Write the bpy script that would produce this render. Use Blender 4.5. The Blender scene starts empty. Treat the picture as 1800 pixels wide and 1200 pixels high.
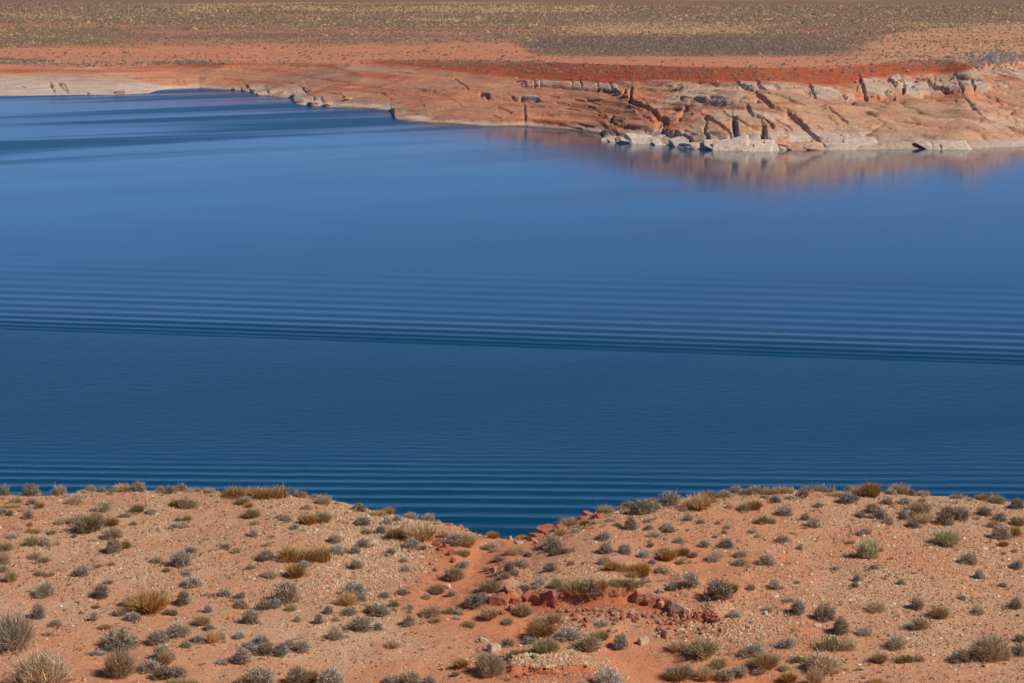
import bpy, math, random
import numpy as np

# ------------------------------------------------------------------ camera, sky, sun, exposure
SC = bpy.context.scene
H = 30.0                      # eye height above the lake
FPX = 4060.0                  # focal length in photo pixels (1800 wide)
PITCH = math.atan(602.0 / FPX)
CP, SP = math.cos(PITCH), math.sin(PITCH)
cam_d = bpy.data.cameras.new("camera"); cam = bpy.data.objects.new("camera", cam_d)
SC.collection.objects.link(cam); SC.camera = cam
cam_d.sensor_width = 36.0; cam_d.lens = FPX / 1800.0 * 36.0
cam_d.clip_start = 0.5; cam_d.clip_end = 120000.0
cam.location = (0, 0, H); cam.rotation_euler = (math.pi / 2 - PITCH, 0, 0)

SUN_EL, SUN_AZ = math.radians(43), math.radians(115)   # azimuth clockwise from +Y (view direction)
world = bpy.data.worlds.new("World"); SC.world = world; world.use_nodes = True
wn, wl = world.node_tree.nodes, world.node_tree.links
bg = wn["Background"]
sky = wn.new("ShaderNodeTexSky"); sky.sky_type = 'NISHITA'; sky.sun_disc = False
sky.sun_elevation = SUN_EL; sky.sun_rotation = SUN_AZ
sky.altitude = 5200; sky.air_density = 1.0; sky.dust_density = 0.0; sky.ozone_density = 10.0
wl.new(sky.outputs[0], bg.inputs[0]); bg.inputs[1].default_value = 0.094
sun_d = bpy.data.lights.new("sun", 'SUN'); sun = bpy.data.objects.new("sun", sun_d)
SC.collection.objects.link(sun)
sun_d.energy = 3.6; sun_d.angle = math.radians(0.53); sun_d.color = (1.0, 0.93, 0.82)
sun.rotation_euler = (math.pi / 2 - SUN_EL, 0, math.pi - SUN_AZ)
SC.view_settings.view_transform = 'Standard'; SC.view_settings.look = 'None'
SC.view_settings.exposure = 0.0; SC.view_settings.gamma = 1.0

# ------------------------------------------------------------------ helpers
COL = SC.collection
rng = np.random.default_rng(7)

def unproject(u, v, z=0.0):
    a = (np.asarray(u, float) - 900) / FPX; b = (600 - np.asarray(v, float)) / FPX
    dy = CP + b * SP; dz = -SP + b * CP
    t = (z - H) / dz
    return a * t, dy * t
def project(x, y, z):
    zr = z - H; dep = y * CP - zr * SP; upc = y * SP + zr * CP
    return 900 + FPX * x / dep, 600 - FPX * upc / dep
def tan_below(v):                       # drop per metre of ground distance at picture row v (centre column)
    b = (600 - np.asarray(v, float)) / FPX
    return (SP - b * CP) / (CP + b * SP)

def _hash(ix, iy, seed):
    h = (ix.astype(np.int64) * 374761393 + iy.astype(np.int64) * 668265263 + seed * 1442695041) & 0xFFFFFFFF
    h = ((h ^ (h >> 13)) * 1274126177) & 0xFFFFFFFF
    return ((h ^ (h >> 16)) & 0xFFFFFF) / float(0xFFFFFF)
def vnoise(x, y, seed=0):
    xi = np.floor(x); yi = np.floor(y); fx = x - xi; fy = y - yi
    fx = fx * fx * fx * (fx * (fx * 6 - 15) + 10); fy = fy * fy * fy * (fy * (fy * 6 - 15) + 10)
    a = _hash(xi, yi, seed); b = _hash(xi + 1, yi, seed); c = _hash(xi, yi + 1, seed); d = _hash(xi + 1, yi + 1, seed)
    return (a * (1 - fx) + b * fx) * (1 - fy) + (c * (1 - fx) + d * fx) * fy
def fbm(x, y, seed=0, octv=4, gain=0.5):
    s = np.zeros(np.shape(x)); amp = 1.0; tot = 0.0
    for o in range(octv):
        s = s + amp * (vnoise(x * 2 ** o + 17.3 * o, y * 2 ** o - 9.1 * o, seed + o) - 0.5) * 2; tot += amp; amp *= gain
    return s / tot
def voronoi(x, y, seed=0):              # F1, F2-F1, cell value
    xi = np.floor(x); yi = np.floor(y)
    f1 = np.full(x.shape, 9.0); f2 = np.full(x.shape, 9.0); cv = np.zeros(x.shape)
    for dx in (-1, 0, 1):
        for dy in (-1, 0, 1):
            cx = xi + dx; cy = yi + dy
            px = cx + _hash(cx, cy, seed); py = cy + _hash(cx, cy, seed + 51)
            d = np.hypot(px - x, py - y)
            nearer = d < f1
            f2 = np.where(nearer, f1, np.minimum(f2, d)); cv = np.where(nearer, _hash(cx, cy, seed + 99), cv)
            f1 = np.where(nearer, d, f1)
    return f1, f2 - f1, cv
def sstep(a, b, x):
    t = np.clip((x - a) / (b - a), 0, 1); return t * t * (3 - 2 * t)
def lerp_pts(pts, u):
    p = np.array(pts, float); return np.interp(u, p[:, 0], p[:, 1])
def smooth1(a, k):
    ker = np.hanning(2 * k + 1); ker /= ker.sum()
    return np.convolve(np.pad(a, k, mode='edge'), ker, mode='valid')
def poly_dist(x, y, pts):               # distance to polyline, signed side, parameter 0..1
    best = np.full(x.shape, 1e9); side = np.zeros(x.shape); par = np.zeros(x.shape)
    n = len(pts) - 1
    for i in range(n):
        ax, ay = pts[i]; bx, by = pts[i + 1]; ex, ey = bx - ax, by - ay
        t = np.clip(((x - ax) * ex + (y - ay) * ey) / (ex * ex + ey * ey + 1e-9), 0, 1)
        qx = x - ax - t * ex; qy = y - ay - t * ey; d = np.hypot(qx, qy)
        m = d < best
        best = np.where(m, d, best); side = np.where(m, np.sign(ex * qy - ey * qx), side); par = np.where(m, (i + t) / n, par)
    return best, side, par

def mesh_np(name, verts, faces, smooth=True, col=None, mat=None):
    """verts (n,3), faces (m,k) of one k"""
    me = bpy.data.meshes.new(name)
    verts = np.ascontiguousarray(verts, np.float32); faces = np.ascontiguousarray(faces, np.int32)
    m, k = faces.shape
    me.vertices.add(len(verts)); me.vertices.foreach_set("co", verts.ravel())
    me.loops.add(m * k); me.loops.foreach_set("vertex_index", faces.ravel())
    me.polygons.add(m); me.polygons.foreach_set("loop_start", np.arange(0, m * k, k, dtype=np.int32))
    me.update(calc_edges=True)
    if smooth:
        me.polygons.foreach_set("use_smooth", np.ones(m, bool))
    if col is not None:
        ca = me.color_attributes.new("Col", 'FLOAT_COLOR', 'POINT')
        c4 = np.ones((len(verts), 4), np.float32); c4[:, :3] = col; ca.data.foreach_set("color", c4.ravel())
    if mat is not None: me.materials.append(mat)
    return me
def link(name, data, parent=None, kind=None, label=None, cat=None, group=None, loc=None):
    o = bpy.data.objects.new(name, data); COL.objects.link(o)
    if parent is not None: o.parent = parent
    if loc is not None: o.location = loc
    for k, val in (("kind", kind), ("label", label), ("category", cat), ("group", group)):
        if val: o[k] = val
    return o
def grid_faces(nr, nc):
    i = np.arange(nr * nc).reshape(nr, nc)
    return np.stack([i[:-1, :-1], i[:-1, 1:], i[1:, 1:], i[1:, :-1]], -1).reshape(-1, 4)
def lin(r, g, b):                       # sRGB bytes to linear
    f = lambda c: c / 12.92 if c <= 0.04045 else ((c + 0.055) / 1.055) ** 2.4
    return np.array([f(r / 255), f(g / 255), f(b / 255)])

def ground_mat(name, scales, strength, bump=(), rough=0.95, bedding=None):
    """vertex colour times layered noise; bump = [(scale, strength, distance)]"""
    m = bpy.data.materials.new(name); m.use_nodes = True
    n, l = m.node_tree.nodes, m.node_tree.links; b = n["Principled BSDF"]
    b.inputs["Roughness"].default_value = rough; b.inputs["Specular IOR Level"].default_value = 0.15
    at = n.new("ShaderNodeAttribute"); at.attribute_name = "Col"
    geo = n.new("ShaderNodeNewGeometry")
    last = at.outputs["Color"]
    for i, (s, st) in enumerate(zip(scales, strength)):
        nt = n.new("ShaderNodeTexNoise"); nt.inputs["Scale"].default_value = s; nt.inputs["Detail"].default_value = 4
        nt.inputs["Roughness"].default_value = 0.65
        l.new(geo.outputs["Position"], nt.inputs["Vector"])
        mr = n.new("ShaderNodeMapRange"); mr.inputs[1].default_value = 0.3; mr.inputs[2].default_value = 0.7
        mr.inputs[3].default_value = 1 - st; mr.inputs[4].default_value = 1 + st
        l.new(nt.outputs["Fac"], mr.inputs[0])
        mx = n.new("ShaderNodeVectorMath"); mx.operation = 'SCALE'
        l.new(last, mx.inputs[0]); l.new(mr.outputs[0], mx.inputs["Scale"]); last = mx.outputs[0]
    prev = None
    if bedding:                               # thin dipping beds: tint and relief
        mpb = n.new("ShaderNodeMapping"); mpb.inputs["Scale"].default_value = (0.035, 0.035, 2.4); mpb.inputs["Rotation"].default_value = (0, math.radians(3), 0)
        l.new(geo.outputs["Position"], mpb.inputs[0])
        nb = n.new("ShaderNodeTexNoise"); nb.inputs["Scale"].default_value = 1.0; nb.inputs["Detail"].default_value = 6; nb.inputs["Roughness"].default_value = 0.7
        l.new(mpb.outputs[0], nb.inputs["Vector"])
        mr = n.new("ShaderNodeMapRange"); mr.inputs[1].default_value = 0.3; mr.inputs[2].default_value = 0.7; mr.inputs[3].default_value = 1 - bedding; mr.inputs[4].default_value = 1 + bedding
        l.new(nb.outputs["Fac"], mr.inputs[0]); mx = n.new("ShaderNodeVectorMath"); mx.operation = 'SCALE'; l.new(last, mx.inputs[0]); l.new(mr.outputs[0], mx.inputs["Scale"]); last = mx.outputs[0]
        bp = n.new("ShaderNodeBump"); bp.inputs["Strength"].default_value = 0.8; bp.inputs["Distance"].default_value = 0.5; l.new(nb.outputs["Fac"], bp.inputs["Height"]); prev = bp.outputs["Normal"]
    l.new(last, b.inputs["Base Color"])
    for s, st, dist in bump:
        nt = n.new("ShaderNodeTexNoise"); nt.inputs["Scale"].default_value = s; nt.inputs["Detail"].default_value = 5
        l.new(geo.outputs["Position"], nt.inputs["Vector"])
        bp = n.new("ShaderNodeBump"); bp.inputs["Strength"].default_value = st; bp.inputs["Distance"].default_value = dist
        l.new(nt.outputs["Fac"], bp.inputs["Height"])
        if prev is not None: l.new(prev, bp.inputs["Normal"])
        prev = bp.outputs["Normal"]
    if prev is not None: l.new(prev, b.inputs["Normal"])
    return m

# ------------------------------------------------------------------ lake
def build_lake():
    # two boat-wake trains; rows follow the wave crests
    x0, y0 = unproject(0, 579); x1, y1 = unproject(1800, 642)
    b1 = (y1 - y0) / (x1 - x0); a1 = y0 - b1 * x0
    x0, y0 = unproject(0, 917); x1, y1 = unproject(1800, 932)
    b2 = (y1 - y0) / (x1 - x0); a2 = y0 - b2 * x0
    ys = [np.arange(60, 118, 2.0), np.arange(118, 180, 0.11), np.arange(180, 186, 0.3), np.arange(186, 245, 0.13),
          np.arange(245, 300, 0.45)]
    s = np.concatenate(ys); far = 300 * 1.03 ** np.arange(0, 45); s = np.concatenate([s, far])
    mix = sstep(168, 182, s)
    slope = b2 * (1 - mix) + b1 * mix
    slope = slope * (1 - sstep(255, 330, s))
    xs = np.concatenate([np.array([-3000, -1200, -500, -250, -160]), np.linspace(-110, 110, 101), np.array([160, 250, 500, 1200, 3000])])
    X, S = np.meshgrid(xs, s)
    Xc = np.clip(X, -160, 160)
    Y = S + slope[:, None] * Xc
    Z = np.zeros_like(X)
    # train 2 (near): long waves nearest
    wob = 0.45 * fbm(X / 16, S / 30, 31, 3)
    q = S - a2 + wob
    lam0, k = 2.9, 0.068
    qq = np.clip(q, -12, 33)
    lam = np.maximum(lam0 - k * qq, 0.55)
    ph = -2 * np.pi / k * np.log(np.maximum(1 - k * qq / lam0, 1e-3))
    env = np.exp(-np.clip(q - 5, 0, 99) ** 2 / (2 * 9.0 ** 2)) * (1 - sstep(28, 32, q)) * (1 - 0.6 * sstep(0, -10, -q * -1 if False else q * 0))
    env = env * (0.85 + 0.6 * fbm(X / 22, S / 5, 33, 3)) * (0.72 + 0.28 * sstep(60, -40, X))
    A = 0.105 * lam / (2 * np.pi) * env
    Z -= (1.15 + 0.45 * sstep(14, 4, q)) * A * (np.sin(ph) - 0.06 * np.sin(2 * ph))
    # train 1 (mid lake): short waves nearest, lengthening away
    wob = 0.55 * fbm(X / 26, S / 40, 35, 3)
    q = S - a1 + wob
    qp = np.clip(q, -6, 75)
    qs = np.linspace(0, 80, 4000); ls = 1.25 + 3.1 * (1 - np.exp(-qs / 8.0)) + 0.035 * qs
    phs = np.concatenate([[0], np.cumsum(2 * np.pi / ls[:-1] * np.diff(qs))])
    lam = np.where(qp > 0, np.interp(qp, qs, ls), 0.8)
    ph = np.where(qp > 0, np.interp(qp, qs, phs), 2 * np.pi * qp / 0.8)
    env = np.where(q > 0, sstep(-0.2, 0.8, q) * (1.15 * np.exp(-(np.maximum(q, 0) / 7.5) ** 2) + (0.62 + 0.25 * sstep(-60, 60, X)) * np.exp(-np.maximum(q, 0) / 20.0)), 0.16 * np.exp(np.minimum(q, 0) / 2.5)) * (1 - sstep(48, 72, q))
    A = 0.085 * np.minimum(lam, 6) / (2 * np.pi) * env * (0.9 + 0.55 * fbm(X / 30, S / 8, 36, 3))
    Z -= 1.1 * A * (np.sin(ph) - 0.04 * np.sin(2 * ph))
    v = np.stack([X, Y, Z], -1).reshape(-1, 3)
    m = bpy.data.materials.new("lake_water"); m.use_nodes = True
    n, l = m.node_tree.nodes, m.node_tree.links; b = n["Principled BSDF"]
    b.inputs["Base Color"].default_value = (0.0002, 0.056, 0.108, 1)
    b.inputs["IOR"].default_value = 1.333
    geo = n.new("ShaderNodeNewGeometry")
    mp = n.new("ShaderNodeMapping"); mp.vector_type = 'TEXTURE'; mp.inputs["Scale"].default_value = (190, 38, 1); l.new(geo.outputs["Position"], mp.inputs[0]); mp.inputs["Rotation"].default_value = (0, 0, math.radians(40))
    st = n.new("ShaderNodeTexNoise"); st.inputs["Scale"].default_value = 1.0; st.inputs["Detail"].default_value = 4; st.inputs["Distortion"].default_value = 0.5; l.new(mp.outputs[0], st.inputs["Vector"])
    sx = n.new("ShaderNodeSeparateXYZ"); l.new(geo.outputs["Position"], sx.inputs[0])
    # wind-ruffled patches: rough near the hill, glassy mid lake, streaky towards the far bay
    near = n.new("ShaderNodeMapRange"); near.inputs[1].default_value = float(a1) - 10; near.inputs[2].default_value = float(a1) + 52
    near.inputs[3].default_value = 1; near.inputs[4].default_value = 0; near.interpolation_type = 'SMOOTHSTEP'
    ta = n.new("ShaderNodeMath"); ta.operation = 'MULTIPLY_ADD'; ta.inputs[1].default_value = -float(b1); l.new(sx.outputs[0], ta.inputs[0]); l.new(sx.outputs[1], ta.inputs[2])
    tb = n.new("ShaderNodeMath"); tb.operation = 'MULTIPLY_ADD'; tb.inputs[1].default_value = 26.0; l.new(st.outputs["Fac"], tb.inputs[0]); l.new(ta.outputs[0], tb.inputs[2]); l.new(tb.outputs[0], near.inputs[0])
    farr = n.new("ShaderNodeMapRange"); farr.inputs[1].default_value = 470; farr.inputs[2].default_value = 620
    farr.interpolation_type = 'SMOOTHSTEP'
    lee = n.new("ShaderNodeMath"); lee.operation = 'MULTIPLY_ADD'; lee.inputs[1].default_value = -1.3; l.new(sx.outputs[0], lee.inputs[0]); l.new(sx.outputs[1], lee.inputs[2]); l.new(lee.outputs[0], farr.inputs[0])
    rs = n.new("ShaderNodeMapRange"); rs.inputs[1].default_value = 0.40; rs.inputs[2].default_value = 0.62
    rs.inputs[3].default_value = 0.085; rs.inputs[4].default_value = 0.135; rs.interpolation_type = 'SMOOTHSTEP'; l.new(st.outputs["Fac"], rs.inputs[0])
    fr = n.new("ShaderNodeMapRange"); fr.inputs[1].default_value = 0.42; fr.inputs[2].default_value = 0.58
    fr.inputs[3].default_value = 0.15; fr.inputs[4].default_value = 0.30; fr.interpolation_type = 'SMOOTHSTEP'; l.new(st.outputs["Fac"], fr.inputs[0])
    m1 = n.new("ShaderNodeMix"); l.new(farr.outputs[0], m1.inputs[0]); l.new(rs.outputs[0], m1.inputs[2]); l.new(fr.outputs[0], m1.inputs[3])
    m2 = n.new("ShaderNodeMix"); l.new(near.outputs[0], m2.inputs[0]); l.new(m1.outputs[0], m2.inputs[2]); nr_ = n.new("ShaderNodeMapRange"); nr_.inputs[1].default_value = 0.35; nr_.inputs[2].default_value = 0.65; nr_.inputs[3].default_value = 0.255; nr_.inputs[4].default_value = 0.325; l.new(st.outputs["Fac"], nr_.inputs[0]); l.new(nr_.outputs[0], m2.inputs[3])
    bank_ = n.new("ShaderNodeMapRange"); bank_.inputs[1].default_value = 138; bank_.inputs[2].default_value = 166; bank_.interpolation_type = 'SMOOTHSTEP'; l.new(sx.outputs[1], bank_.inputs[0])
    m3 = n.new("ShaderNodeMix"); l.new(bank_.outputs[0], m3.inputs[0]); m3.inputs[2].default_value = 0.17; l.new(m2.outputs[0], m3.inputs[3]); l.new(m3.outputs[0], b.inputs["Roughness"])
    # wind ripples as fine relief
    mp2 = n.new("ShaderNodeMapping"); mp2.inputs["Scale"].default_value = (0.5, 1.6, 1); l.new(geo.outputs["Position"], mp2.inputs[0])
    rp = n.new("ShaderNodeTexNoise"); rp.inputs["Scale"].default_value = 1.0; rp.inputs["Detail"].default_value = 3; l.new(mp2.outputs[0], rp.inputs["Vector"])
    bst = n.new("ShaderNodeMapRange"); bst.inputs[3].default_value = 0.03; bst.inputs[4].default_value = 0.55; l.new(near.outputs[0], bst.inputs[0])
    bp = n.new("ShaderNodeBump"); bp.inputs["Distance"].default_value = 0.08; l.new(bst.outputs[0], bp.inputs["Strength"]); l.new(rp.outputs["Fac"], bp.inputs["Height"])
    l.new(bp.outputs[0], b.inputs["Normal"])
    me = mesh_np("lake_water", v, grid_faces(len(s), len(xs)), True, None, m)
    link("lake_water", me, kind="structure", label="calm deep blue lake crossed by two trains of boat wake ripples")
build_lake()

# ------------------------------------------------------------------ far shore: slickrock bank, red scarp, desert plain
V_SHORE = [(-400, 172), (0, 168), (60, 168), (130, 167), (200, 167), (225, 166), (262, 164), (275, 159), (300, 156), (350, 155), (400, 158),
           (440, 162), (447, 167), (470, 168), (510, 172), (517, 182), (535, 186), (560, 187), (640, 191), (686, 196), (694, 211), (720, 215), (780, 218),
           (850, 222), (920, 223), (1000, 229), (1056, 236), (1066, 247), (1100, 252), (1150, 254), (1200, 258), (1230, 262), (1300, 266), (1360, 266),
           (1366, 263), (1400, 264), (1460, 264), (1500, 263), (1560, 262), (1620, 261), (1660, 263), (1700, 264), (1712, 262), (1740, 259), (1800, 257), (2200, 255)]
V_TOP = [(-400, 98), (0, 103), (150, 110), (300, 108), (400, 112), (600, 112), (650, 106), (750, 106), (900, 108), (1000, 112), (1200, 118), (1350, 121),
         (1450, 118), (1550, 112), (1650, 106), (1700, 113), (1750, 106), (1800, 100), (2200, 95)]
V_ROCK = [(-400, 126), (0, 128), (100, 126), (200, 122), (330, 118), (500, 118), (640, 112), (700, 116), (800, 126), (920, 140), (1040, 143), (1200, 141), (1330, 146),
          (1420, 149), (1480, 148), (1540, 138), (1600, 131), (1680, 127), (1720, 119), (1800, 108), (2200, 104)]
Z_TOP = [(-400, 7), (300, 7), (500, 8), (700, 10), (1000, 12.6), (1250, 14), (1650, 14), (2200, 13.5)]
CRACKS = [  # photo polylines of the joints, half-width px, depth m
    ([(1330, 172), (1342, 178), (1357, 190), (1385, 197), (1405, 213), (1425, 232), (1443, 247), (1456, 266)], 2.6, 2.0),
    ([(1313, 190), (1322, 200), (1340, 206), (1352, 218), (1360, 226)], 2.0, 1.4), ([(1290, 212), (1292, 228), (1294, 242)], 3.2, 2.2),
    ([(1342, 226), (1343, 243), (1352, 254), (1364, 264)], 4.2, 2.4), ([(1384, 240), (1387, 252), (1392, 266)], 2.6, 1.6), ([(1412, 256), (1420, 266)], 2.6, 1.2),
    ([(1107, 178), (1116, 182), (1137, 186), (1150, 195), (1160, 205), (1172, 213)], 2.6, 1.8), ([(1168, 216), (1163, 230), (1186, 241)], 1.8, 1.4),
    ([(1187, 238), (1200, 243), (1212, 248)], 3.0, 1.6), ([(1193, 206), (1200, 198), (1206, 190)], 3.0, 1.8), ([(1240, 204), (1262, 220), (1282, 237)], 3.0, 2.0),
    ([(1243, 243), (1250, 262)], 2.2, 1.4), ([(1195, 171), (1232, 182), (1280, 185), (1332, 183)], 2.0, 1.2), ([(1296, 146), (1302, 157), (1320, 161)], 2.0, 1.2),
    ([(1332, 148), (1336, 158), (1345, 164)], 2.0, 1.1), ([(1077, 203), (1074, 214)], 1.4, 0.9), ([(1100, 158), (1096, 168)], 2.0, 1.3), ([(1110, 158), (1108, 178)], 2.2, 1.5),
    ([(922, 186), (922, 203), (924, 222)], 1.5, 1.2), ([(924, 213), (960, 217), (1010, 225), (1058, 234)], 1.3, 0.9), ([(846, 167), (858, 173)], 3.0, 1.5),
    ([(898, 173), (904, 177), (930, 178), (946, 178)], 1.6, 1.0), ([(874, 189), (886, 193), (898, 199)], 1.4, 0.8), ([(864, 203), (880, 212)], 1.1, 0.6),
    ([(939, 143), (941, 153)], 1.4, 1.0), ([(950, 144), (951, 154)], 1.2, 0.9), ([(920, 144), (924, 150)], 1.6, 0.9), ([(1005, 143), (1007, 152)], 1.1, 0.8),
    ([(1021, 143), (1022, 154)], 1.3, 0.9), ([(1051, 146), (1052, 158)], 1.1, 0.8), ([(1072, 145), (1077, 160), (1088, 162)], 1.2, 0.8), ([(1010, 172), (1025, 175), (1052, 175)], 1.3, 0.8),
    ([(1511, 138), (1514, 154), (1524, 172)], 2.0, 1.5), ([(1560, 138), (1573, 152)], 2.2, 1.2), ([(1587, 146), (1588, 163)], 2.2, 1.5), ([(1603, 134), (1620, 142), (1640, 150), (1664, 160)], 1.5, 1.1),
    ([(1686, 143), (1692, 160)], 1.6, 1.2), ([(1708, 140), (1714, 162)], 1.6, 1.2), ([(1697, 172), (1705, 182), (1718, 194), (1732, 208)], 1.5, 1.0), ([(1746, 141), (1760, 147), (1776, 152)], 1.5, 1.0),
    ([(1643, 173), (1662, 175), (1680, 178)], 1.3, 0.8), ([(1455, 190), (1470, 205), (1490, 222)], 1.2, 0.8), ([(1520, 164), (1545, 172), (1572, 174)], 1.6, 1.0), ([(1423, 150), (1432, 172)], 1.6, 1.1),
    ([(1480, 163), (1490, 172), (1500, 174)], 1.4, 0.9), ([(1640, 153), (1668, 163), (1690, 163), (1738, 160)], 1.6, 1.1), ([(1362, 205), (1380, 218), (1392, 227)], 1.2, 0.8), ([(1270, 195), (1300, 215), (1322, 230)], 1.0, 0.7),
    ([(88, 145), (93, 155), (97, 166)], 1.3, 1.2), ([(102, 146), (112, 156), (120, 167)], 1.0, 1.0), ([(114, 150), (121, 166)], 1.0, 1.0), ([(36, 150), (46, 154)], 0.9, 0.6), ([(152, 163), (158, 168)], 1.2, 0.9),
    ([(320, 141), (327, 154)], 1.0, 0.6), ([(310, 140), (314, 149)], 1.0, 0.5), ([(470, 158), (472, 166)], 1.6, 1.2), ([(433, 152), (440, 160)], 1.6, 1.0), ([(532, 155), (540, 162)], 2.0, 1.4),
    ([(553, 172), (556, 186)], 1.3, 1.0), ([(565, 173), (575, 186)], 1.3, 1.0), ([(602, 170), (612, 174)], 1.4, 0.9), ([(742, 184), (745, 190)], 1.2, 0.7),
]
SLABS = [([(1505, 160), (1512, 142), (1545, 140), (1570, 160), (1570, 172), (1530, 170)], 0.8), ([(1590, 172), (1588, 150), (1602, 146), (1635, 160), (1610, 172)], 0.9), ([(1563, 150), (1562, 136), (1582, 134), (1585, 152)], 0.7),
         ([(1605, 136), (1640, 132), (1645, 148), (1625, 146)], 0.6), ([(1642, 150), (1642, 134), (1680, 133), (1690, 160), (1668, 162)], 0.8), ([(1690, 160), (1686, 143), (1708, 140), (1712, 160)], 0.7), ([(1714, 160), (1710, 142), (1730, 140), (1745, 156), (1735, 162)], 0.8),
         ([(1680, 136), (1678, 128), (1715, 122), (1730, 138), (1700, 138)], 0.6), ([(1425, 172), (1422, 148), (1470, 156), (1485, 170), (1440, 172)], 0.8), ([(1485, 174), (1480, 165), (1500, 163), (1508, 172)], 0.5), ([(1296, 160), (1294, 146), (1330, 146), (1333, 160)], 0.6),
         ([(1335, 163), (1330, 150), (1380, 150), (1420, 165), (1400, 168)], 0.6), ([(1200, 183), (1197, 173), (1290, 178), (1335, 180), (1330, 186)], 0.6), ([(918, 153), (918, 143), (1000, 144), (1085, 146), (1088, 161), (1050, 158), (960, 155)], 0.7), ([(846, 176), (850, 165), (900, 166), (945, 172), (960, 180), (900, 178)], 0.7),
         ([(1290, 243), (1290, 214), (1320, 228), (1340, 246), (1320, 245)], 1.2), ([(1342, 262), (1342, 228), (1370, 236), (1384, 246), (1384, 264)], 1.3), ([(1240, 240), (1243, 207), (1285, 236), (1280, 246)], 0.9), ([(1075, 214), (1078, 202), (1110, 190), (1165, 212), (1150, 226), (1090, 222)], 0.7),
         ([(1170, 232), (1175, 215), (1235, 222), (1240, 238), (1200, 240)], 0.6), ([(1745, 150), (1750, 140), (1780, 148), (1775, 154)], 0.5)]
_cr = random.Random(88)
for _i in range(48):                          # lesser joints and bedding breaks
    _u = _cr.uniform(560, 1850); _a = float(lerp_pts(V_ROCK, _u)) + 4; _b = float(lerp_pts(V_SHORE, _u)) - 2; _v = _cr.uniform(_a, _b)
    _l = _cr.uniform(8, 30); _s = _cr.choice([0.05, 0.1, 0.6, 0.9] if _u > 1000 else [0.03, 0.08, 0.12, 0.7])
    CRACKS.append(([(_u, _v), (_u + _l * 0.5, _v + _l * 0.5 * _s + _cr.uniform(-1, 1)), (_u + _l, _v + _l * _s)], _cr.uniform(0.8, 1.3), _cr.uniform(0.35, 0.8)))
def build_far():
    U = np.concatenate([np.linspace(-2600, -330, 50)[:-1], np.linspace(-330, 2130, 1240), np.linspace(2130, 4400, 50)[1:]]); nc = len(U)
    vs = smooth1(lerp_pts(V_SHORE, U), 2); xs, ysh = unproject(U, vs)
    zt = smooth1(lerp_pts(Z_TOP, U), 30); yt = (H - zt) / tan_below(smooth1(lerp_pts(V_TOP, U), 12))
    vr = smooth1(lerp_pts(V_ROCK, U), 8)
    tneg = np.array([-0.6, -0.3, -0.12, -0.04]); tt = np.linspace(0, 1, 218)
    T = np.concatenate([tneg, tt])
    TT, UU = np.meshgrid(T, U, indexing='ij')
    ysm = smooth1(ysh, 60)
    Yc = ysm[None] + (yt - ysm)[None] * TT + (ysh - ysm)[None] * np.exp(-np.clip(TT, 0, 1) / 0.3)
    Xc = xs[None] * (Yc / ysh[None])
    P = np.where(TT < 0, TT * 1.4, np.clip(TT, 0, 1) ** 0.72)
    ts = (Yc - ysm[None]) / (yt - ysm)[None]; run = Yc - ysh[None]
    Zc = np.where(TT < 0, zt[None] * P, zt[None] * np.clip(ts, 0, 1) ** 0.72)
    d2 = np.zeros_like(Yc)
    for c in range(nc):
        a = max(0, c - 160); b = min(nc, c + 161); k = slice(a, b, 2)
        d2[:, c] = np.sqrt(((Xc[:, c, None] - xs[None, k]) ** 2 + (Yc[:, c, None] - ysh[None, k]) ** 2).min(1))
    run = np.minimum(np.maximum(run, 0), d2 * 1.3)
    Zc = np.where(TT < 0, Zc, np.minimum(np.maximum(Zc, 0.10 + 0.10 * np.minimum(run, 12)), 0.10 + lerp_pts([(600, 0.20), (1000, 0.24), (1150, 0.5)], U)[None] * run))
    # plain rows to the horizon
    g = np.concatenate([np.linspace(0, 1, 70)[1:] ** 1.5 * 1.9, 1.9 + np.linspace(0, 1, 32)[1:] ** 2 * 2.6])
    Yp = yt[None] * np.exp(g[:, None])
    Xp = xs[None] * (Yp / ysh[None])
    zplain = 15.0
    Zp = zt[None] + (zplain - zt)[None] * sstep(0, 500, Yp - yt[None]) + 0.35 * fbm(Xp / 60, Yp / 160, 5, 3) * sstep(0, 80, Yp - yt[None])
    X = np.concatenate([Xc, Xp]); Y = np.concatenate([Yc, Yp]); Z = np.concatenate([Zc, Zp])
    UU = np.repeat(U[None], X.shape[0], 0)
    ncl = len(T)
    Uq, Vq = project(X, Y, Z)                      # picture position of the smooth ground, to place the joints
    rock = np.zeros_like(Z)
    rt = sstep(-4, 5, Vq - vr[None] + 3 * fbm(X / 9, Y / 9, 61, 3))
    rock[:ncl] = rt[:ncl]
    land = sstep(-0.02, 0.05, np.concatenate([TT, np.ones_like(Yp)]))
    right = sstep(1040, 1180, Uq); mid = sstep(640, 900, Uq)
    # broad swells and dipping ledges
    dZ = np.zeros_like(Z)
    dZ += rock * (0.9 * fbm(X / 26, Y / 30, 71, 3) + 0.22 * fbm(X / 7, Y / 7, 72, 3)) * (0.75 + 0.45 * right)
    zz = Z + dZ + 0.045 * X * right + 0.5 * fbm(X / 30, Y / 30, 73, 2)
    th = 1.7
    saw = (zz / th) % 1.0
    led = th * (np.where(saw < 0.6, saw / 0.6 * 0.25, 0.25 + (saw - 0.6) / 0.4 * 0.75) - saw)
    dZ += led * rock * (0.35 + 0.35 * fbm(X / 20, Y / 20, 74, 2)) * (0.75 + 0.25 * mid)
    # joint-bounded slabs, long axis running down to the right
    ca, sa = math.cos(math.radians(-32)), math.sin(math.radians(-32))
    px = (X * ca + Y * sa) / 13.0; py = (-X * sa + Y * ca) / 6.5
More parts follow.
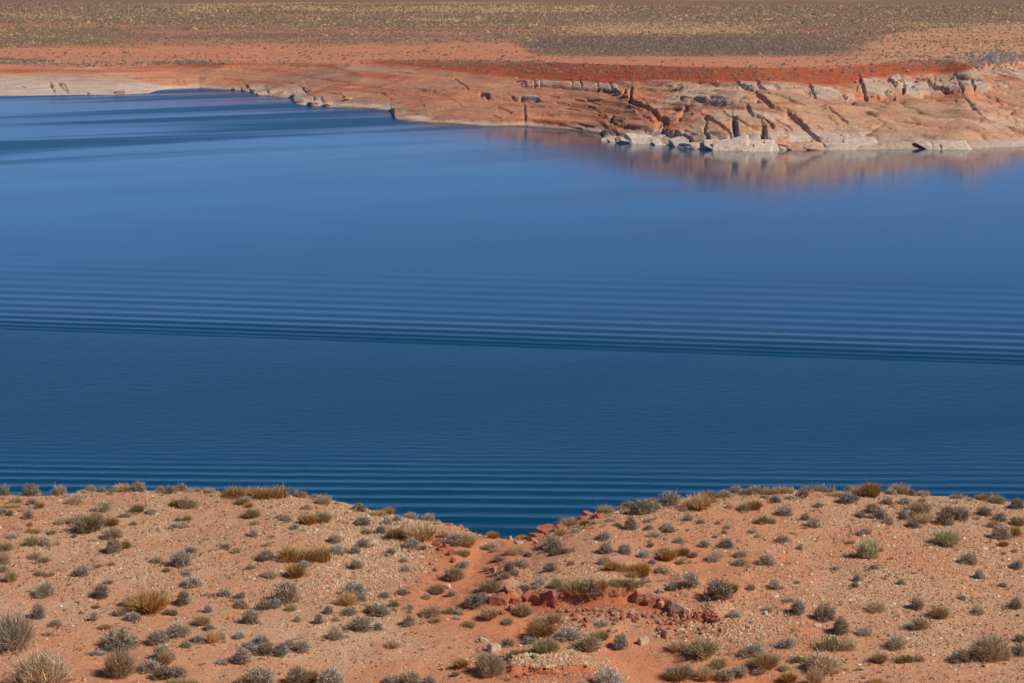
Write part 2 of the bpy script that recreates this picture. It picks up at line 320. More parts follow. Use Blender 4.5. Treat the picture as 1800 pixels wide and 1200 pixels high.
    wx = 0.35 * fbm(X / 8, Y / 8, 81, 2); wy = 0.35 * fbm(X / 8 + 50, Y / 8, 82, 2)
    f1, ed, cv = voronoi(px + wx, py + wy, 5)
    slab = rock * (0.12 + 0.88 * right)
    dZ += slab * ((cv - 0.5) * 1.0 * sstep(0.02, 0.30, ed) - 0.45 * np.exp(-(ed / 0.09) ** 2))
    f1, ed2, cv2 = voronoi(X / 4.2 + wy * 2, Y / 3.4 + wx * 2, 15)
    patch = sstep(0.05, 0.35, fbm(X / 22, Y / 22, 83, 2))
    dZ += slab * patch * ((cv2 - 0.5) * 0.45 * sstep(0.03, 0.3, ed2) - 0.2 * np.exp(-(ed2 / 0.12) ** 2))
    # the joints seen in the photograph
    jit = 1.6 * fbm(Uq / 9, Vq / 9, 85, 2)
    for pts, hw, dep in CRACKS:
        dep *= 0.52; hw *= 0.85
        pu = [p[0] for p in pts]; pv = [p[1] for p in pts]
        c0 = np.searchsorted(U, min(pu) - 25); c1 = np.searchsorted(U, max(pu) + 25)
        sl = (slice(0, ncl), slice(c0, c1))
        d, side, par = poly_dist(Uq[sl] + jit[sl], (Vq[sl] + jit[sl]), pts)
        d = d / hw
        wpar = 0.75 + 0.5 * vnoise(par * 9 + hw * 7, par * 0, 3)
        gr = -dep * wpar * np.exp(-np.maximum(d - 0.35, 0) ** 2 * 1.3)
        lift = 0.42 * dep * np.exp(-np.maximum(d - 1.0, 0) / 5.0) * sstep(0.6, 1.4, d) * (side < 0)
        dZ[sl] += (gr + lift) * land[sl]
    slabw = np.zeros_like(Z)
    for pts, hgt in SLABS:
        hgt *= 0.68
        pu = [p[0] for p in pts]; pts = pts + [pts[0]]
        c0 = np.searchsorted(U, min(pu) - 25); c1 = np.searchsorted(U, max(pu) + 25); sl = (slice(0, ncl), slice(c0, c1))
        a = Uq[sl] + 1.3 * jit[sl]; b = Vq[sl] + 0.8 * jit[sl]
        d, side, par = poly_dist(a, b, pts)
        ins = np.zeros(a.shape, bool)
        for (x1, y1), (x2, y2) in zip(pts[:-1], pts[1:]):
            ins ^= ((y1 > b) != (y2 > b)) & (a < (x2 - x1) * (b - y1) / (y2 - y1 + 1e-9) + x1)
        w = np.where(ins, sstep(0, 2.6, d), 0.0)
        tilt = 0.75 + 0.5 * (a - min(pu)) / (max(pu) - min(pu) + 1)
        dZ[sl] += hgt * w * tilt - 0.35 * hgt * np.where(ins, 0, np.exp(-(d / 1.5) ** 2)); slabw[sl] = np.maximum(slabw[sl], w)
    # broken red scarp below the plain edge
    sc = np.zeros_like(Z); sc[:ncl] = (1 - rt)[:ncl]
    dZ += sc * (0.35 * fbm(X / 5, Y / 9, 91, 4)) * sstep(-200, 400, Uq)
    dZ *= land
    Z = Z + dZ
    Z[:ncl] = np.where(TT >= 0, np.maximum(Z[:ncl], 0.06 + 0.3 * np.clip(TT, 0, 0.05) / 0.05 * 0.6), Z[:ncl])
    # ---------------- colour of the ground itself
    c_sal = lin(212, 144, 108); c_pink = lin(214, 142, 106); c_red = lin(182, 84, 52); c_white = lin(214, 192, 172)
    c_tan = lin(214, 166, 128); c_grey = lin(165, 134, 112); c_scr = lin(140, 110, 90); c_yel = lin(186, 146, 92); c_dark = lin(118, 98, 86)
    def mixc(c, tgt, w): return c * (1 - w[..., None]) + tgt * w[..., None]
    C = np.broadcast_to(c_sal, Z.shape + (3,)).copy()
    n1 = fbm(X / 24, Y / 24, 101, 4); n2 = fbm(X / 6, Y / 6, 102, 4); n3 = fbm(X / 70, Y / 50, 103, 3); nst = fbm(X / 40, Z / 0.55 + 0.03 * X, 104, 3)
    C = mixc(C, c_tan, sstep(-0.05, 0.5, n1 + 0.4 * right - 0.1))
    C = mixc(C, c_grey, 0.55 * sstep(0.1, 0.55, n3 + 0.5 * n2))
    C = mixc(C, c_red, 0.5 * sstep(0.1, 0.6, nst + 0.2 * n2))
    # bleached bathtub ring
    zr = Z + 0.7 * n2 + 0.9 * n1
    hi = lerp_pts([(-400, 5.0), (0, 5.0), (230, 3.4), (300, 0.9), (430, 1.2), (520, 2.2), (640, 1.6), (720, 1.3), (900, 0.5), (1040, 0.5), (1120, 2.0), (1350, 3.3), (1500, 3.0), (1750, 1.2), (2200, 1.0)], U)[None]
    C = mixc(C, c_white, 0.85 * (1 - sstep(0.5, 1.25, zr / hi)) * rock)
    # pale lips of the upper blocks
    lip = rock * sstep(1360, 1440, Uq) * sstep(-30, -8, -(Vq - (vr[None] + 20)) * 0 - np.abs(Vq - (vr[None] + 17)))
    C = mixc(C, c_white, 0.65 * lip * sstep(-0.1, 0.3, n2 + 0.4 * n1))
    C = mixc(C, c_white, 0.6 * slabw * sstep(-0.5, 0.2, n2 + 0.3) * sstep(900, 930, Uq) * sstep(200, 190, Vq))
    C = mixc(C, c_grey, 0.4 * sstep(0.55, 0.9, cv) * slab)
    C = mixc(C, c_white, 0.35 * sstep(0.6, 0.2, cv) * slab * sstep(0.2, 0.5, n1 + 0.4))
    # red scarp and pink soil
    redw = sstep(-60, 0, Uq - 120) * sstep(1730, 1690, Uq)
    C = mixc(C, c_pink, (1 - rock) * 1.0)
    vt = smooth1(lerp_pts(V_TOP, U), 12)[None]
    scarp = (1 - rock) * sstep(-7, 3, Vq - vt - 1 + 5 * n2 + 4 * n1) * sstep(560, 700, Uq + 60 * n1) * sstep(1740, 1690, Uq)
    C = mixc(C, c_red, 0.85 * scarp)
    lred = (1 - rock) * np.exp(-((Vq - lerp_pts([(-400, 123), (0, 126), (150, 126), (300, 117), (420, 112), (600, 104), (700, 100)], U)[None] + 2 * n2) / 4.0) ** 2) * sstep(640, 560, Uq)
    C = mixc(C, c_red, 0.75 * lred)
    lwh = np.exp(-((Vq - lerp_pts([(-400, 108), (0, 108), (80, 110), (160, 105)], U)[None]) / 1.7) ** 2) * sstep(175, 140, Uq) + np.exp(-((Vq - lerp_pts([(80, 122), (200, 119), (270, 114)], U)[None]) / 1.5) ** 2) * sstep(70, 100, Uq) * sstep(290, 250, Uq)
    C = mixc(C, c_white, 0.7 * lwh * sstep(-0.2, 0.3, n2))
    # plain: streaks of soil, straw grass and scrub
    pl = sstep(0, 10, np.concatenate([np.full_like(TT, -5.0), Yp - yt[None]]))
    e1 = fbm(Uq / 420, Vq / 9.0, 111, 4); e2 = fbm(Uq / 90, Vq / 3.2, 112, 3)
    C = mixc(C, c_pink, pl); C = mixc(C, lin(216, 160, 118), pl * 0.8 * sstep(1450, 1600, Uq))
    edge = lerp_pts([(-400, 84), (0, 86), (250, 84), (420, 78), (600, 80), (780, 74), (900, 72), (930, 88), (1200, 97), (1420, 96), (1500, 84), (1560, 62), (1700, 44), (1800, 40), (2200, 36)], U)[None]
    soil = sstep(0.12, 0.5, -e1 + 0.4 * e2)
    scrub = pl * sstep(-5, 5, edge - Vq + 5 * e1 + 7 * e2) * (1 - 0.55 * soil)
    scrub = np.maximum(scrub, pl * sstep(12, 7, Vq)); C = mixc(C, c_scr, 0.92 * scrub)
    C = mixc(C, c_yel, pl * scrub * 0.75 * sstep(0.05, 0.5, e1 + 0.35 * e2) * sstep(70, 60, Vq))
    yb = np.exp(-((Vq - 54) / 10) ** 2) * sstep(940, 1060, Uq) * sstep(1420, 1250, Uq)
    C = mixc(C, c_yel, pl * 0.85 * yb * sstep(-0.6, 0.3, e2 + 0.6 * e1 + 0.2))
    db = sstep(925, 960, Uq + 40 * e2) * sstep(1560, 1380, Uq + 90 * e2) * sstep(58, 68, Vq + 5 * e2) * sstep(101, 92, Vq + 5 * e2)
    C = mixc(C, c_dark, pl * 0.9 * db)
    rb = pl * np.exp(-((Vq - 66) / 9) ** 2) * sstep(1540, 1620, Uq)
    C = mixc(C, c_red, 0.45 * rb * sstep(-0.1, 0.4, e2 + e1))
    wet = (1 - sstep(0.12, 0.45, Z + 0.15 * n2)) * sstep(560, 640, Uq) * sstep(1100, 1040, Uq)
    C = mixc(C, lin(110, 62, 44), 0.8 * wet)
    C = np.clip(C * 0.98, 0.01, 0.9)
    v = np.stack([X, Y, Z], -1).reshape(-1, 3)
    m = ground_mat("far_shore_rock", (0.9, 0.16), (0.13, 0.12), ((0.8, 0.6, 0.6), (3.0, 0.6, 0.25)), bedding=0.10)
    me = mesh_np("far_shore", v, grid_faces(*X.shape), True, C.reshape(-1, 3), m)
    ob = link("far_shore", me, kind="structure", label="far bank of pale salmon slickrock under a red scarp and scrub plain")
    return ob, dict(X=X, Y=Y, Z=Z, U=Uq, V=Vq, C=C, yt=yt, ncl=ncl, Ug=U, edge=edge)
far_ob, FAR = build_far()

# ------------------------------------------------------------------ near hillside
V_CREST = [(-500, 878), (-200, 872), (0, 868), (60, 868), (120, 866), (200, 864), (300, 864), (400, 866), (470, 868), (550, 876), (600, 884), (640, 895), (700, 908), (760, 918),
           (800, 925), (830, 935), (870, 943), (890, 945), (915, 947), (935, 946), (960, 935), (1000, 920), (1050, 904), (1100, 896), (1150, 888), (1200, 878), (1250, 872),
           (1300, 866), (1400, 862), (1500, 862), (1600, 868), (1650, 872), (1720, 876), (1800, 884), (2000, 892), (2300, 905)]
Y_CREST = [(-500, 64), (300, 64.5), (600, 63.5), (760, 61.5), (890, 59.5), (1010, 61), (1200, 63.5), (1500, 65), (2300, 64)]
YB, ZB = 50.0, H - 50.0 * float(tan_below(1200))
WASH_PIX = [(1300, 1230), (1180, 1180), (1110, 1150)], [(905, 1090), (800, 1062), (775, 1045), (810, 1010), (838, 975), (865, 950), (905, 944)]
def hill_smooth(x, y):
    uc = 900 + FPX * x / (y * 1.0)           # approximate picture column
    vc = lerp_pts(V_CREST, uc); yc = lerp_pts(Y_CREST, uc); T = tan_below(vc); zc = H - T * yc - T * T / 0.14
    t = (y - YB) / (yc - YB)
    tc = np.clip(t, 0, 1)
    S = 1 - (1 - tc) ** 1.55
    z = ZB + (zc - ZB) * S
    q = np.maximum(y - yc, 0)
    z = z - np.where(q < 8, 0.035 * q * q, 0.035 * 64 + 0.56 * (q - 8))
    w = np.maximum(YB - y, 0)                # towards the viewpoint: a shallow swale, then up to the overlook
    z = z - 0.05 * w + np.where(w > 4, 0.36 * (w - 4) ** 1.0 * sstep(4, 12, w), 0)
    return np.minimum(z, H - 1.65 - 0.04 * np.abs(y))
def hill_pix(u, v):                          # march the view ray to the smooth ground
    ys = np.linspace(40, 70, 3000); a = (u - 900) / FPX; b = (600 - v) / FPX
    tt = ys / (CP + b * SP); zz = H + tt * (-SP + b * CP); hh = HF(a * tt, ys)
    k = np.argmax(zz <= hh)
    if zz[k] > hh[k]: return None
    return float(a * tt[k]), float(ys[k]), float(hh[k])
HF = hill_smooth
def W(pts): return [hill_pix(*p)[:2] for p in pts]
wash_a = W([(1330, 1199), (1180, 1180), (1120, 1150), (1080, 1128)]); wash_b = W([(905, 1098), (800, 1066), (772, 1046), (808, 1010), (838, 975), (868, 952), (900, 949)])
ledge = W([(858, 1052), (930, 1056), (1000, 1058), (1080, 1050), (1112, 1046), (1160, 1062), (1200, 1078), (1275, 1092)])
ledge_low = W([(905, 1190), (945, 1186), (1000, 1186), (1050, 1180)])
ledge_left = W([(812, 1000), (800, 985), (770, 962), (745, 950)])
def hill(x, y, fine=True):
    z = HF(x, y)
    x0, y0 = x, y; x = x + 0.22 * fbm(x0 / 0.9, y0 / 0.9, 205, 3); y = y + 0.30 * fbm(x0 / 0.8 + 40, y0 / 0.8, 206, 3)
    lh = 0.45 + 1.0 * vnoise(x0 / 0.55, y0 / 2.0, 207)
    d, s, p = poly_dist(x, y, ledge)         # step of the red ledge: the far side stands proud
    win = sstep(0, 0.08, p) * sstep(1, 0.92, p)
    z = z + (0.27 - 0.13 * sstep(0.55, 0.8, p)) * lh * np.where(s > 0, np.exp(-np.maximum(d - 1.0, 0) ** 2 / 1.6) * sstep(0.0, 0.16, d), 0) * win - 0.12 * np.where(s <= 0, np.exp(-d ** 2 / 0.5), np.exp(-d ** 2 / 0.004)) * win
    d, s, p = poly_dist(x, y, ledge_low); win = sstep(0, 0.1, p) * sstep(1, 0.9, p)
    z = z + 0.16 * np.where(s > 0, np.exp(-np.maximum(d - 0.5, 0) ** 2 / 0.5) * sstep(0, 0.06, d), 0) * win
    d, s, p = poly_dist(x, y, wash_a); z = z - 0.16 * np.exp(-(d / 0.9) ** 2)
    d, s, p = poly_dist(x, y, wash_b); z = z - 0.17 * np.exp(-(d / 0.7) ** 2) * sstep(1, 0.8, p)
    x, y = x0, y0
    z = z + 0.10 * fbm(x / 3.5, y / 3.5, 201, 3) + 0.035 * fbm(x / 0.9, y / 0.9, 202, 3)
    if fine: z = z + 0.016 * fbm(x / 0.22, y / 0.22, 203, 2)
    return z
def hill_masks(x, y):
    da = poly_dist(x, y, wash_a)[0]; db = poly_dist(x, y, wash_b)[0]; dl, sl, pl = poly_dist(x, y, ledge); dlo, slo, plo = poly_dist(x, y, ledge_low)
    dle = poly_dist(x, y, ledge_left)[0]
    n = fbm(x / 1.4, y / 1.4, 211, 3)
    sand = np.maximum(np.exp(-(da / 0.95) ** 4), np.exp(-(db / 0.75) ** 4)) * sstep(-0.7, -0.1, n + 0.3)
    red = np.maximum.reduce([np.where(sl <= 0, np.exp(-(dl / 1.1) ** 2), np.exp(-(dl / 0.25) ** 2)), 0.9 * np.exp(-(dlo / 0.4) ** 2), np.exp(-(dle / 0.5) ** 2), 0.9 * np.exp(-(db / 1.25) ** 2)])
    return sand, red, n
def build_hill():
    xs = np.concatenate([np.linspace(-60, -17.5, 26)[:-1], np.linspace(-17.5, 17.5, 470), np.linspace(17.5, 60, 26)[1:]])
    ys = np.concatenate([np.linspace(-12, 46, 50)[:-1], np.linspace(46, 67, 300), np.linspace(67, 74, 40)[1:], np.linspace(74, 125, 34)[1:]])
    X, Y = np.meshgrid(xs, ys)
    Z = hill(X, Y)
    sand, red, n = hill_masks(X, Y)
    n2 = fbm(X / 0.5, Y / 0.5, 221, 3); n3 = fbm(X / 5, Y / 5, 222, 3)
    c_base = lin(206, 149, 119); c_sand = lin(212, 138, 104); c_red = lin(184, 102, 72); c_grav = lin(204, 160, 130)
    mix = lambda c, t, w: c * (1 - w[..., None]) + t * w[..., None]
    C = np.broadcast_to(c_base, Z.shape + (3,)).copy()
    C = mix(C, c_grav, 0.85 * sstep(-0.2, 0.5, n + 0.6 * n3))
    C = mix(C, c_sand, 0.7 * sstep(0.0, 0.5, -n3 + 0.5 * n - 0.02 * (Y - 56)))
    C = mix(C, c_red, 0.85 * np.clip(red, 0, 1) * sstep(-0.9, 0.1, n2 + 0.5))
    C = mix(C, c_sand, np.clip(sand, 0, 1) * 0.9)
    C = C * (1 + 0.10 * n2[..., None]) * np.array([1.03, 1.05, 0.93])
    m = ground_mat("hillside_soil", (9.0, 45.0), (0.14, 0.16), ((14.0, 0.6, 0.05), (60.0, 0.5, 0.02)))
    me = mesh_np("hillside", np.stack([X, Y, Z], -1).reshape(-1, 3), grid_faces(*X.shape), True, np.clip(C, 0.01, 0.9).reshape(-1, 3), m)
    return link("hillside", me, kind="structure", label="near hillside of orange sand and gravel with a dry wash between two knolls")
HILL = build_hill()
_gx = np.linspace(-20, 20, 501); _gy = np.linspace(39, 71, 401); _GX, _GY = np.meshgrid(_gx, _gy); _GZ = hill(_GX, _GY, False)
def hill_fast(x, y):
    fx = np.clip((x + 20) / 0.08, 0, 499.999); fy = np.clip((y - 39) / 0.08, 0, 399.999); ix = fx.astype(int); iy = fy.astype(int); fx = fx - ix; fy = fy - iy
    return (_GZ[iy, ix] * (1 - fx) + _GZ[iy, ix + 1] * fx) * (1 - fy) + (_GZ[iy + 1, ix] * (1 - fx) + _GZ[iy + 1, ix + 1] * fx) * fy
def ground_at(u, v):
    """hillside point seen at a photo position; walks down the picture when the ray passes over the crest"""
    a = (u - 900) / FPX
    ys = np.linspace(40, 69, 2400)
    for k in range(40):
        b = (600 - v) / FPX; tt = ys / (CP + b * SP); zz = H + tt * (-SP + b * CP); hh = hill_fast(a * tt, ys)
        i = int(np.argmax(zz <= hh))
        if zz[i] <= hh[i]: return float(a * tt[i]), float(ys[i]), float(hh[i])
        v += 1.0
    return None

# ------------------------------------------------------------------ shrubs and grass clumps
def foliage_mat(name, rough=0.9, trans=0.0):
    m = bpy.data.materials.new(name); m.use_nodes = True
    n, l = m.node_tree.nodes, m.node_tree.links; b = n["Principled BSDF"]
    oi = n.new("ShaderNodeObjectInfo"); at = n.new("ShaderNodeAttribute"); at.attribute_name = "Col"
    mx = n.new("ShaderNodeVectorMath"); mx.operation = 'MULTIPLY'
    l.new(oi.outputs["Color"], mx.inputs[0]); l.new(at.outputs["Color"], mx.inputs[1]); l.new(mx.outputs[0], b.inputs["Base Color"])
    b.inputs["Roughness"].default_value = rough; b.inputs["Specular IOR Level"].default_value = 0.1
    tr = n.new("ShaderNodeBsdfTranslucent"); dm = n.new("ShaderNodeVectorMath"); dm.operation = 'SCALE'; dm.inputs["Scale"].default_value = trans
    l.new(mx.outputs[0], dm.inputs[0]); l.new(dm.outputs[0], tr.inputs["Color"])
    ad = n.new("ShaderNodeAddShader"); l.new(b.outputs[0], ad.inputs[0]); l.new(tr.outputs[0], ad.inputs[1]); l.new(ad.outputs[0], n["Material Output"].inputs[0])
    return m
M_FOL = foliage_mat("dry_foliage", trans=0.2); M_STEM = foliage_mat("woody_stem")

def unit(v): return v / np.maximum(np.linalg.norm(v, axis=-1, keepdims=True), 1e-6)
def tri_blades(P0, P1, w, r, tint):
    """one tapering blade per row: two triangles each side-on to a random direction"""
    n = len(P0); d = unit(P1 - P0); side = unit(np.cross(d, r.normal(size=(n, 3)))) * w[:, None]
    mid = (P0 + P1) / 2 + r.normal(size=(n, 3)) * np.linalg.norm(P1 - P0, axis=1)[:, None] * 0.06
    V = np.stack([P0 - side * 0.6, P0 + side * 0.6, mid + side, mid - side, P1], 1).reshape(-1, 3)
    b = np.arange(n)[:, None] * 5
    F = np.concatenate([b + np.array([[0, 1, 2]]), b + np.array([[0, 2, 3]]), b + np.array([[3, 2, 4]])])
    C = np.repeat(tint, 5, axis=0)
    return V, F, C
def tints(n, r, spread, warm):
    t = np.exp(r.normal(0, spread, (n, 1))) * np.ones((1, 3))
    k = r.random((n, 1)) * warm
    return t * np.concatenate([1 + 0.5 * k, 1 + 0.0 * k, 1 - 0.5 * k], 1)
def dome(seed, n, loose, up, wide=False, spread=0.3, warm=0.25, tw=0.011, ln=(0.12, 0.30)):
    r = np.random.default_rng(seed)
    lobes = 5
    d = unit(r.normal(size=(n, 3)) * np.array([1, 1, 1.0])); d[:, 2] = np.abs(d[:, 2])
    ld = unit(np.concatenate([r.normal(size=(lobes * 2, 2)), np.abs(r.normal(size=(lobes * 2, 1)))], 1))
    bump = (np.maximum(d @ ld.T - 0.55, 0) * r.uniform(0.3, 1.0, lobes * 2)).max(1)
    R = (0.80 + 0.42 * bump) * r.random(n) ** 0.5; stray = r.random(n) < 0.06; R = np.where(stray, R * 1.22, R)
    az = np.arctan2(d[:, 1], d[:, 0]); gap = vnoise(np.cos(az) * 2.3 + seed, np.sin(az) * 2.3 + d[:, 2] * 2.6, seed); R = np.where(gap < 0.40, R * (0.62 + 0.5 * gap), R)
    P = d * R[:, None] * np.array([0.52, 0.52, 0.80]); P[:, :2] += r.normal(0, 0.10, 2) * P[:, 2:3]; P[:, 2] += 0.05
    if wide:
        cx = r.uniform(-0.34, 0.34, lobes); hs = r.uniform(0.6, 1.0, lobes); k = r.integers(0, lobes, n)
        P = P * np.array([0.42, 0.9, 1.0]) * hs[k][:, None]; P[:, 0] += cx[k]; P[:, 1] += r.uniform(-0.15, 0.15, lobes)[k]
    out = unit(d * np.array([1, 1, 0.8]) + np.array([0, 0, up]) + r.normal(size=(n, 3)) * loose)
    L = r.uniform(*ln, n)
    if wide: out = out * np.array([0.6, 1, 1])
    P0 = P - out * L[:, None] * 0.6; P1 = P + out * L[:, None] * 0.4
    P0[:, 2] = np.maximum(P0[:, 2], 0.0)
    return tri_blades(P0, P1, tw * r.uniform(0.6, 1.3, n), r, tints(n, r, spread, warm))
def stems(seed, n, wide=False):
    r = np.random.default_rng(seed + 500)
    a = r.uniform(0, 2 * np.pi, n); el = r.uniform(0.35, 1.35, n)
    base = np.stack([0.05 * np.cos(a), 0.05 * np.sin(a), np.zeros(n) - 0.03], 1)
    if wide: base[:, 0] += r.uniform(-0.32, 0.32, n)
    L = r.uniform(0.25, 0.5, n)
    kx = 0.45 if wide else 1.0
    tip = base + np.stack([np.cos(a) * np.cos(el) * L * kx, np.sin(a) * np.cos(el) * L, np.sin(el) * L * 1.7], 1)
    V, F, C = tri_blades(base, tip, np.full(n, 0.016), r, tints(n, r, 0.2, 0.1) * 1.25)
    return V, F, C
def tuft(seed, n, lean, wide=False, spread=0.28, warm=0.18, tw=0.010, curve=0.25, minh=0.45):
    r = np.random.default_rng(seed + 900)
    a = r.uniform(0, 2 * np.pi, n); rad = np.sqrt(r.random(n))
    bx = rad * np.cos(a); by = rad * np.sin(a)
    if wide:
        P0 = np.stack([r.uniform(-0.42, 0.42, n), by * 0.28, np.zeros(n) - 0.02], 1); hx = 0.72 + 0.45 * (vnoise(P0[:, 0] * 7 + seed, P0[:, 1] * 3, seed) - 0.3); k = 0.35
    else:
        P0 = np.stack([bx * 0.22, by * 0.22, np.zeros(n) - 0.02], 1); hx = 1.0; k = 1.0
    L = r.uniform(minh, 1.0, n) * hx
    ang = lean * rad * r.uniform(0.5, 1.3, n)
    jx, jy = r.normal(size=n) * 0.12, r.normal(size=n) * 0.12
    P1 = P0 + np.stack([(np.cos(a) * np.sin(ang) * 0.55 + jx) * L * k, (np.sin(a) * np.sin(ang) * 0.55 + jy) * L, np.cos(ang) * L], 1)
    V, F, C = tri_blades(P0, P1, tw * r.uniform(0.6, 1.3, n) * (0.6 if wide else 1), r, tints(n, r, spread, warm))
    V = V.reshape(n, 5, 3)                    # blades arch outward: lift the middle
    midl = (P1 - P0); V[:, 2:4, :2] -= (midl[:, None, :2] * curve * 0.5); V[:, 2:4, 2] += midl[:, None, 2] * curve * 0.15
    return V.reshape(-1, 3), F, C
def join(*parts):
    V, F, C, o = [], [], [], 0
    for v, f, c in parts: V.append(v); F.append(f + o); C.append(c); o += len(v)
    return np.concatenate(V), np.concatenate(F), np.concatenate(C)

KIND = {  # name, category, noun, colour word, colour, builder(seed, wide)
    'G': ("grey_shrub", "shrub", "shrub", "mauve-grey", (0.36, 0.295, 0.225), lambda s, w: dome(s, 1500 if not w else 1900, 0.55, 0.45, w, 0.30, 0.15)),
    'P': ("pale_shrub", "shrub", "shrub", "pale tan-grey", (0.46, 0.385, 0.275), lambda s, w: dome(s, 1500 if not w else 1900, 0.40, 0.6, w, 0.24, 0.2, 0.010)),
    'S': ("silver_shrub", "shrub", "shrub", "silver-grey", (0.40, 0.355, 0.285), lambda s, w: dome(s, 1400 if not w else 1800, 0.5, 0.5, w, 0.32, 0.12)),
    'M': ("olive_shrub", "shrub", "shrub", "olive-green", (0.36, 0.30, 0.165), lambda s, w: join(dome(s, 800, 0.5, 0.9, w, 0.3, 0.4, 0.010, (0.18, 0.4)), tuft(s, 450, 0.9, w))),
    'W': ("wispy_shrub", "shrub", "shrub", "wispy brown-grey", (0.42, 0.34, 0.235), lambda s, w: join(dome(s, 2400, 0.55, 0.9, w, 0.26, 0.25, 0.006, (0.16, 0.36)), tuft(s, 260, 0.8, w, tw=0.006))),
    'Y': ("green_shrub", "shrub", "shrub", "pale green", (0.50, 0.47, 0.29), lambda s, w: join(dome(s, 1300, 0.3, 1.1, w, 0.2, 0.2, 0.010, (0.16, 0.34)), tuft(s, 500, 0.7, w))),
    'T': ("straw_clump", "grass clump", "grass clump", "straw-coloured", (0.47, 0.35, 0.20), lambda s, w: tuft(s, 900 if not w else 1300, 1.0, w)),
    'O': ("rust_clump", "grass clump", "grass clump", "rust-gold", (0.36, 0.225, 0.085), lambda s, w: tuft(s, 1000 if not w else 1500, 0.8, w, 0.3, 0.25)),
}
_bank = {}
def bank(kind, var, wide):
    key = (kind, var, wide)
    if key not in _bank:
        seed = (ord(kind) * 13 + var * 7 + (100 if wide else 0))
        f = KIND[kind][5](seed, wide)
        woody = kind in 'GPSMWY'
        s = stems(seed, 26 if not wide else 40, wide) if woody else tuft(seed + 3, 120, 1.5, wide, minh=0.3)
        name = KIND[kind][0]
        part_f = mesh_np(name + "_foliage", f[0], f[1], False, f[2], M_FOL)
        part_s = mesh_np(name + "_stems", s[0], s[1], False, s[2], M_STEM)
        j = join(f, s); whole = mesh_np(name, j[0], j[1], False, j[2], M_FOL)
        _bank[key] = (part_f, part_s, whole)
    return _bank[key]

